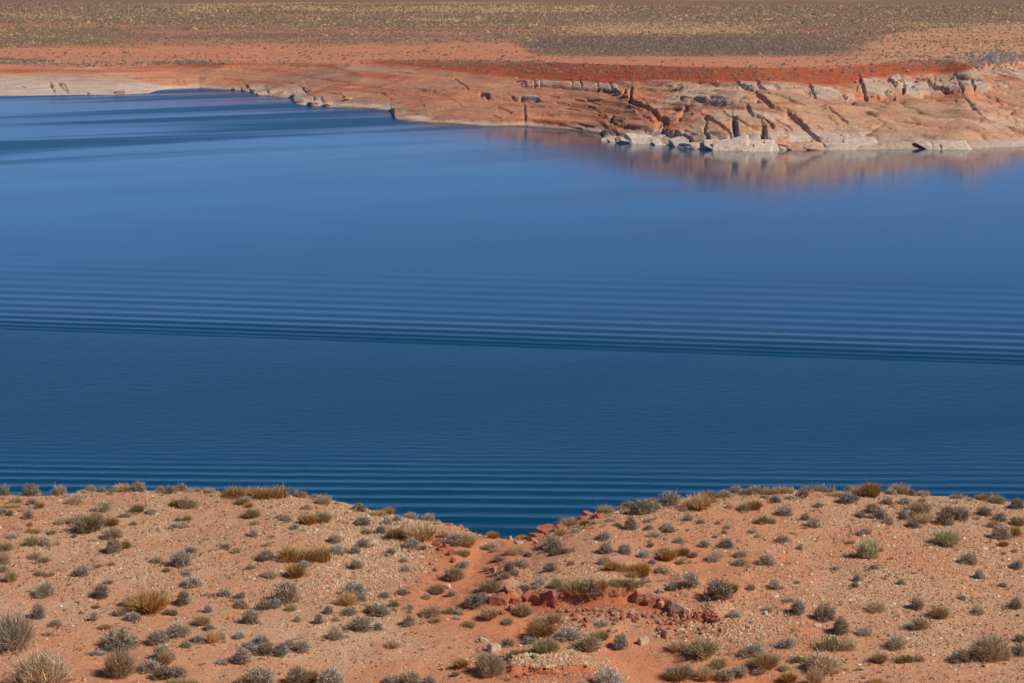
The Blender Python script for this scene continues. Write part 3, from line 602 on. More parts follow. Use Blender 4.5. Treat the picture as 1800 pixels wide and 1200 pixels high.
# photo column, photo row of the foot, width and height in photo pixels, kind
PLANTS = """5 870 22 20 G;54 867 27 24 G;67 868 10 7 T;104 870 24 20 G;83 877 8 7 G;134 885 28 22 P;147 865 18 8 P;160 864 18 14 G;180 864 16 12 P;215 864 28 15 T;195 865 12 7 T;243 864 25 21 G;282 865 16 14 P;298 867 14 16 G;
27 884 26 12 T;20 892 28 10 T;58 886 22 12 G;70 892 14 10 O;168 872 8 5 G;183 897 36 20 P;198 884 10 9 P;241 879 8 9 M;242 899 26 14 M;267 901 21 11 P;220 908 26 10 P;6 903 16 13 S;18 906 12 11 G;49 911 18 17 G;62 915 10 8 G;137 897 8 5 M;
105 920 18 11 P;127 918 18 11 T;155 932 52 30 M;170 914 24 16 P;195 923 28 14 O;235 922 13 9 P;52 923 12 8 P;24 930 9 10 G;34 931 8 9 G;60 935 24 10 T;91 938 14 9 M;22 946 16 10 S;129 943 12 6 P;199 944 33 20 P;198 969 28 27 G;221 962 18 13 M;163 950 14 6 P;
55 957 26 16 M;80 958 18 18 S;99 957 14 10 P;38 960 10 6 M;8 967 26 15 T;62 980 22 13 P;77 987 16 11 T;8 990 20 24 W;6 1004 18 14 S;17 1021 22 20 M;145 1010 26 20 G;77 1011 32 14 P;172 996 16 8 T;196 993 14 7 T;275 987 22 12 P;292 988 10 8 S;293 1004 14 8 T;
302 866 14 14 P;320 863 20 16 G;334 866 12 10 P;346 865 16 10 W;367 867 26 14 P;400 872 14 12 P;450 873 96 22 O;525 874 32 17 P;553 876 18 11 P;570 886 26 19 W;593 885 12 6 S;310 889 22 12 O;333 890 34 20 P;366 893 10 13 G;433 879 18 10 S;425 885 24 12 T;437 891 14 9 O;476 892 12 6 P;
443 908 32 15 M;541 894 24 13 P;493 911 28 10 G;503 915 28 14 P;453 920 20 10 P;540 921 26 18 O;567 917 30 20 M;517 929 19 11 S;532 932 10 7 G;330 913 18 9 M;314 914 14 8 P;314 926 28 9 P;381 917 10 4 P;446 941 17 13 G;478 943 20 6 P;511 938 14 4 P;396 963 20 12 P;417 970 20 12 P;468 959 16 8 P;467 982 36 17 G;
537 983 76 28 O;588 953 24 18 G;592 972 24 18 S;318 993 36 28 G;335 971 18 12 G;442 998 22 11 P;535 996 18 14 S;520 1013 30 22 O;554 999 7 7 S;477 1012 28 14 P;328 1010 20 10 P;340 1028 34 20 S;
631 898 24 16 G;624 899 10 8 P;662 906 28 12 T;682 902 20 13 O;636 922 28 16 G;681 921 16 14 S;698 915 16 13 S;722 911 26 14 P;752 916 24 17 P;765 922 12 7 P;670 937 18 17 S;645 938 18 11 G;697 946 36 18 O;723 962 30 20 S;740 948 44 30 T;706 930 12 9 P;742 965 14 8 M;639 961 22 18 G;628 942 10 5 S;623 972 20 14 S;605 971 14 12 S;687 973 18 12 G;
709 987 12 9 S;713 1004 18 15 S;703 1006 10 10 P;661 984 7 6 M;626 1000 22 20 G;778 944 18 14 T;800 956 40 20 G;818 958 34 24 T;808 974 32 12 T;862 965 32 18 P;868 970 18 8 G;812 996 22 14 S;797 1018 32 24 M;866 945 18 12 O;856 1003 12 11 T;876 984 20 10 G;898 975 20 16 T;895 1005 18 22 G;888 1015 20 14 P;
918 947 18 10 T;910 972 32 16 P;928 977 14 10 G;948 973 10 8 G;970 960 40 24 P;976 968 26 20 G;990 972 38 14 M;915 996 32 18 S;905 1011 16 14 G;968 1002 26 16 G;1004 992 14 8 S;1000 924 30 16 T;993 918 14 10 S;1014 935 16 10 S;985 940 18 14 T;1028 923 18 10 O;1043 921 16 8 P;1063 902 26 17 W;1075 915 20 8 P;1092 896 20 10 P;1103 893 18 15 W;1128 902 40 27 G;1148 895 26 18 S;
1146 880 22 12 O;1177 886 36 26 G;1110 930 22 26 G;1083 924 20 8 P;1060 948 24 18 S;1068 970 26 20 S;1098 972 22 20 S;1063 991 22 16 S;1170 929 22 14 S;1178 934 18 12 G;1138 917 16 8 P;1140 930 16 10 G;1152 943 28 14 P;1116 942 10 5 S;1194 953 16 12 S;1143 960 14 9 S;1133 979 20 17 S;1167 975 20 14 M;1172 983 34 18 O;1190 975 20 12 T;1146 990 14 10 S;1165 1005 28 16 P;1113 1008 50 22 O;1075 1000 26 14 O;1110 1014 24 12 M;1130 1008 18 9 P;1195 990 14 9 M;
1228 893 44 26 T;1245 882 24 20 O;1203 897 12 8 S;1274 873 26 14 P;1294 866 22 15 G;1312 869 22 12 T;1328 868 24 17 G;1368 867 46 16 T;1345 874 20 6 G;1364 881 22 11 G;1392 876 26 8 S;1412 872 18 16 G;1420 862 22 12 S;1448 863 40 16 W;1470 872 28 10 T;1490 883 30 20 G;1493 863 22 12 G;1282 892 14 10 P;1307 877 10 7 P;1310 896 28 14 M;1327 894 22 15 O;1379 904 36 18 G;1437 890 20 9 S;1335 900 10 6 S;1343 919 36 16 M;
1415 913 16 13 G;1431 925 24 19 G;1232 919 14 10 S;1262 920 12 7 P;1209 914 16 13 G;1279 928 12 8 P;1273 937 12 7 G;1323 936 18 9 P;1332 943 12 8 P;1257 944 12 6 G;1376 951 24 13 P;1395 938 12 6 P;1404 965 12 10 P;1240 960 20 13 G;1278 961 30 16 G;1255 984 34 18 P;1302 977 26 13 P;1301 992 26 14 P;1344 991 34 20 G;1467 1000 18 9 S;1215 1028 30 26 G;1218 978 14 10 T;1203 975 16 14 O;1495 955 14 8 T;1365 1005 10 6 G;1397 1006 8 6 G;
1512 872 24 20 T;1531 873 30 26 O;1583 867 38 19 W;1565 868 18 12 G;1604 870 14 12 G;1623 870 24 11 W;1681 876 28 11 P;1726 877 22 10 O;1752 883 32 16 P;1790 892 24 18 G;1503 880 12 12 G;1560 886 22 15 G;1590 885 22 13 G;1621 881 12 6 T;1534 900 26 18 G;1546 912 24 22 G;1515 908 18 12 S;1508 900 10 9 G;1610 908 48 30 W;1595 912 22 20 S;1622 918 26 18 T;1563 920 22 13 G;1604 926 28 14 G;1665 905 24 18 G;1660 921 30 26 G;1688 912 30 24 G;1730 905 28 17 G;
1757 915 24 16 G;1745 926 20 14 M;1760 946 32 28 G;1785 942 16 18 O;1790 922 24 16 M;1764 959 18 9 O;1520 939 20 13 G;1664 957 42 28 Y;1526 979 36 34 Y;1588 951 8 9 G;1704 990 30 24 G;1722 1015 17 20 S;1537 999 18 9 S;1506 1022 12 16 G;1503 1030 14 10 G;1782 970 12 8 P;1763 973 12 6 P;1786 998 20 18 S;1546 968 12 8 P;
76 1047 33 27 P;67 1085 24 28 G;178 1049 28 26 G;191 1025 14 9 T;18 1136 76 62 W;97 1099 24 12 P;84 1115 18 8 T;165 1090 13 17 G;168 1068 14 7 T;183 1104 22 10 T;227 1062 30 16 P;262 1074 66 34 O;210 1079 32 16 P;237 1088 28 18 S;280 1045 34 14 P;283 1052 16 10 S;294 1079 14 10 M;209 1138 70 32 S;211 1185 48 50 W;172 1148 40 7 S;278 1129 36 24 S;285 1158 30 30 S;291 1166 20 26 T;263 1177 38 22 S;286 1190 34 24 G;68 1206 88 68 W;113 1195 20 20 P;
322 1061 24 26 G;366 1075 13 14 S;305 1080 14 12 M;375 1046 28 8 S;395 1047 20 15 S;420 1050 20 12 S;425 1067 26 16 G;472 1068 50 22 P;502 1056 46 40 G;512 1072 18 14 P;440 1094 30 26 G;355 1096 32 16 T;315 1115 44 24 P;350 1126 26 14 S;368 1105 18 12 S;375 1128 20 22 T;388 1122 18 14 S;327 1137 18 13 S;420 1120 24 12 S;523 1092 13 14 P;560 1095 16 20 G;578 1077 16 15 S;590 1091 12 10 P;
423 1162 34 28 G;437 1142 24 20 S;458 1128 28 16 S;466 1147 32 22 G;493 1150 26 22 G;508 1134 20 14 S;531 1143 28 22 G;592 1121 26 22 P;390 1166 24 12 P;303 1159 14 18 P;310 1190 36 24 G;320 1202 40 14 T;455 1202 52 34 G;427 1204 34 20 P;522 1202 36 36 G;548 1198 24 22 O;578 1205 44 34 S;
622 1046 40 30 S;635 1056 16 14 S;610 1062 28 24 T;616 1078 26 14 S;676 1049 18 12 S;707 1044 20 12 M;650 1036 10 6 S;668 1080 30 22 S;652 1076 20 14 O;693 1065 16 12 M;720 1070 18 12 P;757 1082 40 22 P;719 1098 22 20 G;635 1106 50 26 G;663 1105 18 14 S;692 1136 28 16 P;823 1102 28 14 M;768 1042 24 18 T;795 1045 16 12 S;750 1052 14 12 P;835 1062 38 26 S;860 1038 34 22 M;793 1077 32 14 M;808 1079 18 10 S;802 1088 20 8 P;765 1092 20 8 T;860 1085 30 18 T;893 1095 20 12 P;893 1133 26 15 P;860 1185 48 42 W;810 1172 26 14 O;800 1187 14 8 M;690 1200 34 18 S;722 1204 40 30 S;757 1201 22 20 S;897 1155 12 10 M;
930 1034 36 12 P;950 1026 18 14 S;978 1032 20 18 M;1010 1044 44 26 M;1035 1040 50 30 P;1057 1036 20 18 O;1100 1028 60 16 M;1140 1022 18 10 P;1183 1034 26 14 S;918 1080 34 20 M;972 1094 20 18 T;952 1091 18 9 S;1060 1098 26 12 P;950 1118 54 26 O;937 1101 20 10 S;960 1145 44 26 M;935 1130 26 14 S;1000 1122 44 22 S;1030 1140 44 30 P;1057 1122 24 16 T;1090 1138 24 30 S;905 1150 16 10 O;918 1147 14 8 M;1190 1142 28 18 T;1190 1192 42 24 T;1070 1204 44 32 S;1024 1204 18 12 P;
1262 1050 48 36 G;1287 1040 18 16 O;1362 1033 22 16 G;1320 1036 14 12 M;1401 1024 14 7 S;1385 1056 26 9 P;1400 1077 26 26 G;1450 1089 36 32 G;1475 1112 28 32 G;1348 1073 24 10 P;1290 1084 26 14 S;1393 1112 9 22 G;1380 1136 34 20 S;1232 1150 60 30 M;1320 1150 40 24 P;1263 1172 28 18 M;1465 1140 64 28 M;1450 1175 60 36 P;1345 1170 50 24 T;1402 1162 32 14 M;1275 1192 40 22 S;1302 1183 36 18 S;1335 1181 28 14 P;1380 1175 24 12 P;1238 1192 28 24 T;1207 1182 24 18 S;1203 1188 12 10 O;1432 1206 26 36 T;1385 1197 28 16 O;
1541 1072 36 18 P;1612 1070 24 26 G;1650 1084 30 20 T;1615 1103 36 20 M;1521 1115 32 15 P;1574 1137 40 22 P;1586 1027 14 12 G;1620 1037 8 6 S;1693 1052 18 8 S;1718 1078 24 16 P;1786 1068 22 22 G;1763 1030 16 8 S;1738 1018 8 6 G;1595 1161 54 14 M;1545 1162 28 16 T;1735 1156 60 46 W;1690 1161 36 22 G;1765 1158 26 22 G;1790 1151 30 28 P;1793 1127 16 14 M;1540 1202 24 14 T"""
# hand-written labels for the plants that stand out; the second phrase is how their neighbours refer to them
MARKS = {
    (54, 867): ("tallest mauve-grey shrub standing against the water at the far left of the crest", "the tall far-left crest shrub"),
    (450, 873): ("long golden grass clump along the skyline of the left knoll", "the long golden crest clump"),
    (155, 932): ("large olive-green shrub high on the left knoll, rust grass at its right", "the large olive shrub"),
    (199, 944): ("round pale shrub sitting directly behind a dark mauve-grey one on left knoll", "the round pale shrub"),
    (333, 890): ("round pale shrub with a small rust clump at its left, below left crest", "the pale shrub below the crest"),
    (537, 983): ("wide rust-gold grass clump on the gravelly right flank of the left knoll", "the wide rust-gold clump"),
    (262, 1074): ("bright rust-orange grass clump, the widest in the middle of the left slope", "the rust-orange clump"),
    (502, 1056): ("big dark mauve-grey shrub rising behind a low pale one on left slope", "the big dark mauve shrub"),
    (18, 1136): ("big wispy brown-grey shrub cut off by the left edge of the picture", "the big bush on the left edge"),
    (68, 1206): ("biggest bush of all, wispy and brown-grey, in the bottom left corner", "the biggest corner bush"),
    (211, 1185): ("upright wispy brown shrub on sand in front of a dark dome shrub", "the upright wispy shrub"),
    (209, 1138): ("broad blue-grey dome shrub directly behind the upright wispy brown one", "the blue-grey dome shrub"),
    (291, 1166): ("small tussock of pale straw blades between silver-grey shrubs, lower left", "the pale straw tussock"),
    (440, 1094): ("round dark shrub alone on a bare sand patch of left slope", "the lone dark sand-patch shrub"),
    (423, 1162): ("mauve-grey ball-shaped shrub, front left of a huddle of grey shrubs", "the ball-shaped front shrub"),
    (740, 948): ("largest tan grass clump on the left bank above the sandy wash", "the tan bank clump"),
    (697, 946): ("rust-brown grass strip lying between two silver shrubs on the left bank", "the rust bank strip"),
    (818, 958): ("pale straw tussock at the head of the sandy wash", "the wash-head tussock"),
    (622, 1046): ("dark silver-grey shrub on the gravel bank with straw grass in front", "the dark gravel-bank shrub"),
    (635, 1106): ("wide dark grey shrub on the sandy apron left of the wash", "the wide apron shrub"),
    (835, 1062): ("silver-grey shrub beside the leftmost red ledge block", "the shrub by the ledge block"),
    (860, 1185): ("wispy grey shrub leaning right at the bottom centre of the picture", "the bottom-centre wispy shrub"),
    (950, 1118): ("rust-ochre grass clump below the red ledge, above a dark olive shrub", "the ochre clump below the ledge"),
    (960, 1145): ("dark olive shrub on gravel just below the rust-ochre clump", "the dark olive gravel shrub"),
    (1030, 1140): ("large pale grey shrub on the gravel mound below the red ledge", "the pale gravel-mound shrub"),
    (1035, 1040): ("large pale shrub growing over the dark hollow of the red ledge", "the pale shrub over the ledge"),
    (1113, 1008): ("wide rust-gold clump on the slope above the red ledge", "the rust clump above the ledge"),
    (1128, 902): ("large mauve-grey shrub on the skyline just right of the notch", "the big skyline shrub"),
    (1228, 893): ("broad straw grass clump with rust top at the right knoll's shoulder", "the shoulder straw clump"),
    (1379, 904): ("dark mauve-grey dome shrub below the crest of the right knoll", "the dark dome below right crest"),
    (1531, 873): ("rust-gold clump breaking the skyline of the right knoll", "the rust skyline clump"),
    (1610, 908): ("spreading wispy tan shrub with pale stems, upper right knoll", "the spreading wispy shrub"),
    (1660, 921): ("dark round shrub in front of a pair, above the rounder pale-green shrub", "the dark round pair shrub"),
    (1664, 957): ("rounder pale-green shrub, the right one of two on the right knoll", "the right pale-green shrub"),
    (1526, 979): ("taller pale-green shrub, the left one of two on the right knoll", "the left pale-green shrub"),
    (1704, 990): ("dark mauve-grey shrub with a strong shadow on bare gravel, right knoll", "the strong-shadowed shrub"),
    (1344, 991): ("mauve-grey dome shrub with shadow in the middle of the right slope", "the mid-slope dome"),
    (1262, 1050): ("large grey shrub with rust grass at its right, above the ledge end", "the grey shrub above the ledge end"),
    (1450, 1089): ("dark upright shrub with a black shadow, centre of the right slope", "the black-shadowed shrub"),
    (1232, 1150): ("broad olive clump at the right rim of the sandy wash", "the wash-rim olive clump"),
    (1465, 1140): ("wide olive-gold shrub directly behind a large pale grey one, lower right", "the wide olive-gold shrub"),
    (1450, 1175): ("large pale grey shrub directly in front of the wide olive-gold one", "the large pale lower-right shrub"),
    (1432, 1206): ("tall tussock of bright straw blades at the bottom edge, lower right", "the bottom straw tussock"),
    (1735, 1156): ("largest shrub of the right slope, wispy grey with a dark base", "the largest right-slope shrub"),
    (1574, 1137): ("low pale shrub beside a whitish gravel streak, lower right", "the low shrub by the white streak"),
    (1760, 946): ("dark mauve-grey shrub with three thin shadows near the right edge", "the dark right-edge shrub"),
}
plants = []
for tok in PLANTS.replace("\n", "").split(";"):
    a = tok.split(); plants.append((int(a[0]), int(a[1]), int(a[2]), int(a[3]), a[4]))
def size_word(w, h):
    if w < 14: return "tiny"
    if w < 20: return "small"
    if w < 30: return "mid-sized"
    return "large"
def shape_word(w, h):
    r = w / h
    if r > 2.3: return "flat"
    if r > 1.75: return "low"
    if r < 1.05: return "tall"
    return ""
def describe(p):
    u, v, w, h, k = p; K = KIND[k]
    return " ".join(x for x in (size_word(w, h), shape_word(w, h), K[3], K[2]) if x)
DIRS = ["right of", "above and right of", "above", "above and left of", "left of", "below and left of", "below", "below and right of"]
def locate(items, desc, marks):
    """one label per item: the nearest of its look in one direction from a landmark"""
    labels = {}; mk = list(marks.items()); used = set()
    pos = np.array([(i[0], i[1] - i[3] / 2) for i in items], float)
    for n, it in enumerate(items):
        cands = []
        for (mu, mv), (_, nick) in mk:
            dx, dy = pos[n][0] - mu, -(pos[n][1] - (mv - 12)); dd = math.hypot(dx, dy)
            if dd > 420 or dd < 1: continue
            o = int(round(math.atan2(dy, dx) / (math.pi / 4))) % 8
            rank = 0
            for j, jt in enumerate(items):
                if j == n or desc[j] != desc[n]: continue
                ex, ey = pos[j][0] - mu, -(pos[j][1] - (mv - 12)); de = math.hypot(ex, ey)
                if int(round(math.atan2(ey, ex) / (math.pi / 4))) % 8 == o and de < dd: rank += 1
            cands.append((rank, dd, DIRS[o], nick))
        cands.sort(key=lambda c: c[1] * (1 + 0.9 * c[0]))
        for rank, dd, dr, nick in cands:
            word = ("nearest", "second nearest", "third nearest")[rank] if rank < 3 else None
            if word is None: continue
            lab = "%s, %s %s %s" % (desc[n], word, dr, nick)
            if len(lab.replace(",", "").split()) <= 16 and lab not in used:
                labels[n] = lab; used.add(lab); break
        else:
            labels[n] = "%s on the slope at the edge of the picture" % desc[n]
    return labels
ordinary = [p for p in plants if (p[0], p[1]) not in MARKS and p[2] >= 12]
small = [p for p in plants if (p[0], p[1]) not in MARKS and p[2] < 12]
odesc = [describe(p) for p in ordinary]
olab = locate(ordinary, odesc, MARKS)
GROUPS = {'shrub': "desert shrubs on the near hillside", 'grass clump': "dry grass clumps on the near hillside"}
prnd = random.Random(3)
def plant(p, label):
    u, v, w, h, k = p; K = KIND[k]
    g = ground_at(u, v)
    if g is None: return
    x, y, z = g
    mpp = math.sqrt(x * x + y * y + (H - z) ** 2) / FPX
    wide = w / h > 2.2 and w >= 24
    f, s, whole = bank(k, prnd.randrange(4 if not wide else 2), wide)
    sx = w * mpp * 1.3; sz = h * mpp * 1.25; sy = min(sx, max(sz * 1.5, sx * 0.6))
    rot = prnd.uniform(-0.25, 0.25) if wide else prnd.uniform(0, 6.28)
    if not wide: sx = sy = (sx + sy) / 2 if w / h > 1.6 else sx
    br = prnd.uniform(0.72, 1.22); wm = prnd.uniform(-0.07, 0.07); c = K[4]
    col = (c[0] * br * (1 + wm), c[1] * br, c[2] * br * (1 - wm), 1)
    y += 0.0
    loc = (x, y, z - 0.01)
    def place(o):
        o.location = loc; o.rotation_euler = (0, 0, rot); o.scale = (sx, sy, sz)
    if w >= 22:
        root = link(K[0], None, label=label, cat=K[1], group=GROUPS[K[1]]); place(root)
        a = link("foliage" if K[1] == "shrub" else "blades", f, root); a.color = col
        b = link("stems" if K[1] == "shrub" else "dead_thatch", s, root); b.color = (col[0] * 0.9, col[1] * 0.9, col[2] * 0.9, 1)
    else:
        o = link(K[0], whole, label=label, cat=K[1], group=GROUPS[K[1]]); place(o); o.color = col
for p in plants:
    if (p[0], p[1]) in MARKS: plant(p, MARKS[(p[0], p[1])][0])
for i, p in enumerate(ordinary): plant(p, olab[i])

# ------------------------------------------------------------------ tiny tufts too small and many to count (one object)
def build_tufts():
    r = np.random.default_rng(77); V, F, C, o = [], [], [], 0
    spots = [(p[0], p[1], p[2], p[3], p[4]) for p in small]
    for p in plants:                              # low growth hugging the larger plants
        if p[2] >= 16:
            for q in range(3):
                sz = r.uniform(5, 11); spots.append((p[0] + r.normal(0, p[2] * 0.62), p[1] + r.normal(1, 4), sz * r.uniform(1.1, 1.7), sz * 0.7, "TPMTP"[r.integers(0, 5)]))
    for i in range(700):
        u = r.uniform(-60, 1860); v = r.uniform(lerp_pts(V_CREST, u) + 8, 1230)
        s = r.uniform(3, 9); spots.append((u, v, s * r.uniform(1, 1.5), s * 0.8, "TPSMP"[r.integers(0, 5)]))
    for u, v, w, h, k in spots:
        g = ground_at(u, v)
        if g is None: continue
        x, y, z = g
        if hill_masks(np.array([x]), np.array([y]))[0][0] > 0.45: continue
        mpp = y * 1.03 / FPX; sd = int(r.integers(0, 1 << 30))
        vv, ff, cc = (tuft(sd, 40, 1.1, tw=0.036) if k in "TO" else dome(sd, 52, 0.5, 0.6, False, 0.3, 0.2, 0.036))
        V.append(vv * np.array([w, w, h]) * mpp * 1.1 + np.array([x, y, z])); F.append(ff + o); o += len(vv)
        C.append(cc * np.array(KIND[k][4]) * r.uniform(0.85, 1.15))
    m = bpy.data.materials.new("tuft"); m.use_nodes = True
    n, l = m.node_tree.nodes, m.node_tree.links; at = n.new("ShaderNodeAttribute"); at.attribute_name = "Col"
    l.new(at.outputs["Color"], n["Principled BSDF"].inputs["Base Color"]); n["Principled BSDF"].inputs["Roughness"].default_value = 0.95
    n["Principled BSDF"].inputs["Specular IOR Level"].default_value = 0.1
    link("dry_tufts", mesh_np("dry_tufts", np.concatenate(V), np.concatenate(F), False, np.concatenate(C), m), kind="stuff",
         label="tiny dry tufts sprinkled between the shrubs of the hillside", cat="ground cover")
build_tufts()

# ------------------------------------------------------------------ gravel
def build_gravel():
    r = np.random.default_rng(5); n = 225000
    y = r.uniform(47.0, 66.5, n); x = r.uniform(-1, 1, n) * (0.25 * y)
    sand, red, nn = hill_masks(x, y)
    n3 = fbm(x / 5, y / 5, 222, 3); n4 = fbm(x / 0.8, y / 0.8, 231, 2)
    u, v = project(x, y, hill(x, y, False))
    boost = np.exp(-(((u - 650) / 120) ** 2 + ((v - 975) / 75) ** 2)) * 1.2 + np.exp(-(((u - 985) / 90) ** 2 + ((v - 1160) / 28) ** 2)) * 1.5 + np.exp(-(((u - 1290) / 110) ** 2 + ((v - 1100) / 45) ** 2)) * 1.0 + 0.35 * np.exp(-(((u - 1550) / 260) ** 2 + ((v - 990) / 80) ** 2))
    dens = np.clip(0.36 + 0.35 * nn + 0.3 * n3 + 0.25 * n4 + boost, 0.04, 1) * (1 - 0.96 * np.clip(sand, 0, 1)) * (1 - 0.35 * np.clip(red, 0, 1) * (boost < 0.4))
    dens *= np.where((v > 1060) & (u < 800), 0.45, 1.0)
    k = r.random(n) < dens
    x, y, boost, red = x[k], y[k], boost[k], red[k]; n = len(x); z = hill(x, y)
    s = np.exp(r.normal(math.log(0.0165), 0.42, n)) * (1 + 0.35 * np.clip(boost, 0, 1)); s = np.clip(s, 0.007, 0.062)
    base = np.array([[1, 0, 0], [0, 1, 0], [-1, 0, 0], [0, -1, 0], [0.35, 0.2, 0.75], [-0.3, -0.25, 0.6]], float)
    tri = np.array([[0, 1, 4], [1, 2, 4], [2, 5, 4], [2, 3, 5], [3, 0, 5], [0, 4, 5]])
    J = base[None] * (1 + r.normal(0, 0.22, (n, 6, 3))); J = J * (s[:, None, None] * np.stack([r.uniform(0.9, 1.4, n), r.uniform(0.7, 1.1, n), r.uniform(0.8, 1.5, n)], 1)[:, None])
    a = r.uniform(0, 2 * np.pi, n); ca, sa = np.cos(a)[:, None], np.sin(a)[:, None]
    V = np.stack([J[..., 0] * ca - J[..., 1] * sa + x[:, None], J[..., 0] * sa + J[..., 1] * ca + y[:, None], J[..., 2] + z[:, None] + s[:, None] * 0.12], -1)
    F = (tri[None] + (np.arange(n) * 6)[:, None, None]).reshape(-1, 3)
    pal = np.array([lin(206, 166, 134), lin(222, 194, 164), lin(176, 126, 100), lin(192, 120, 92), lin(150, 134, 122), lin(232, 214, 192), lin(112, 90, 78)])
    pr = np.array([0.24, 0.13, 0.2, 0.17, 0.08, 0.04, 0.14])
    ci = r.choice(7, n, p=pr); C = pal[ci] * np.exp(r.normal(0, 0.16, (n, 1))) * np.array([1.03, 1.02, 0.92])
    tan = np.clip(boost, 0, 1)[:, None] * 0.6; C = C * (1 - tan) + lin(212, 180, 142) * np.exp(r.normal(0, 0.22, (n, 1))) * tan
    rd = np.clip(red, 0, 1)[:, None] * 0.6 * (boost[:, None] < 0.5); C = C * (1 - rd) + lin(194, 112, 84) * rd
    m = ground_mat("gravel", (40.0,), (0.12,))
    link("gravel", mesh_np("gravel", V.reshape(-1, 3), F, False, np.repeat(np.clip(C, 0.02, 0.8), 6, 0), m), kind="stuff",
         label="tan and red gravel strewn over the near hillside", cat="gravel")
build_gravel()

# ------------------------------------------------------------------ stones and ledge blocks
import bmesh
def rock_mesh(name, seed, sub=3, planes=11, mat=None, rough=0.05, boxy=0.6):
    """weathered block: a sphere cut by random planes, then roughened"""
    r = np.random.default_rng(seed); bm = bmesh.new(); bmesh.ops.create_icosphere(bm, subdivisions=sub, radius=0.75)
    P = np.array([v.co[:] for v in bm.verts])
    N = np.concatenate([np.array([[1, 0, 0], [-1, 0, 0], [0, 1, 0], [0, -1, 0], [0, 0, 1], [0, 0, -1]]) + r.normal(0, 0.16, (6, 3)), r.normal(size=(planes - 6, 3))])
    N = unit(N); D = np.concatenate([r.uniform(0.40, 0.52, 6), r.uniform(0.42, 0.62, planes - 6)])
    for nv, dv in zip(N, D):
        t = P @ nv; over = np.maximum(t - dv, 0); P = P - over[:, None] * nv * 0.97
    nz = fbm(P[:, 0] * 3 + seed, P[:, 1] * 3 + P[:, 2] * 2.3, seed, 3)
    P = P * (1 + rough * 2.2 * nz)[:, None]
    strat = np.sin((P[:, 2] + 0.1 * P[:, 0]) * 24 + seed) * 0.012; P[:, :2] *= (1 + strat)[:, None]
    for v, p in zip(bm.verts, P): v.co = p
    me = bpy.data.meshes.new(name); bm.to_mesh(me); bm.free(); me.materials.append(mat)
    return me
def stone_mat(name, scale, bump):
    m = bpy.data.materials.new(name); m.use_nodes = True
    n, l = m.node_tree.nodes, m.node_tree.links; b = n["Principled BSDF"]; b.inputs["Roughness"].default_value = 0.93; b.inputs["Specular IOR Level"].default_value = 0.15
    oi = n.new("ShaderNodeObjectInfo"); geo = n.new("ShaderNodeNewGeometry")
    nt = n.new("ShaderNodeTexNoise"); nt.inputs["Scale"].default_value = scale; nt.inputs["Detail"].default_value = 6; l.new(geo.outputs["Position"], nt.inputs["Vector"])
    mr = n.new("ShaderNodeMapRange"); mr.inputs[1].default_value = 0.3; mr.inputs[2].default_value = 0.7; mr.inputs[3].default_value = 0.72; mr.inputs[4].default_value = 1.22; l.new(nt.outputs["Fac"], mr.inputs[0])
    mx = n.new("ShaderNodeVectorMath"); mx.operation = 'SCALE'; l.new(oi.outputs["Color"], mx.inputs[0]); l.new(mr.outputs[0], mx.inputs["Scale"]); l.new(mx.outputs[0], b.inputs["Base Color"])
    bp = n.new("ShaderNodeBump"); bp.inputs["Strength"].default_value = 0.7; bp.inputs["Distance"].default_value = bump; l.new(nt.outputs["Fac"], bp.inputs["Height"]); l.new(bp.outputs[0], b.inputs["Normal"])
    return m
M_STONE = stone_mat("sandstone_near", 9.0, 0.05); M_FAR = stone_mat("sandstone_far", 1.1, 0.35)
ROCKS = [rock_mesh("sandstone_block", 40 + i, mat=M_STONE) for i in range(8)]
FROCKS = [rock_mesh("rock_slab", 80 + i, 3, 10, M_FAR, 0.07) for i in range(8)]
C_RED, C_BRN, C_TAN, C_CRM, C_GRY = lin(178, 110, 84), lin(176, 126, 100), lin(202, 158, 128), lin(212, 182, 154), lin(160, 142, 128)
srnd = random.Random(9)
def near_rock(u, v, w, h, c, name="stone", parent=None, label=None, cat=None, group=None, tilt=0.2, depth=0.8, lift=0.0):
    g = ground_at(u, v)
    if g is None: return None
    x, y, z = g; mpp = math.hypot(y, H - z) / FPX
    o = link(name, ROCKS[srnd.randrange(8)], parent, None, label, cat, group)
    hh = h * mpp
    o.location = (x, y + w * mpp * depth * 0.35, z + hh * (0.30 + lift)); q = srnd.uniform(0.75, 1.1); o.scale = (w * mpp * q, w * mpp * depth * srnd.uniform(0.7, 1.2), hh * 1.25 * srnd.uniform(0.75, 1.1))
    o.rotation_euler = (srnd.uniform(-tilt, tilt), srnd.uniform(-tilt, tilt) + 0.1, srnd.uniform(-0.9, 0.9))
    k = srnd.uniform(0.88, 1.12); o.color = (c[0] * k, c[1] * k, c[2] * k, 1)
    return o
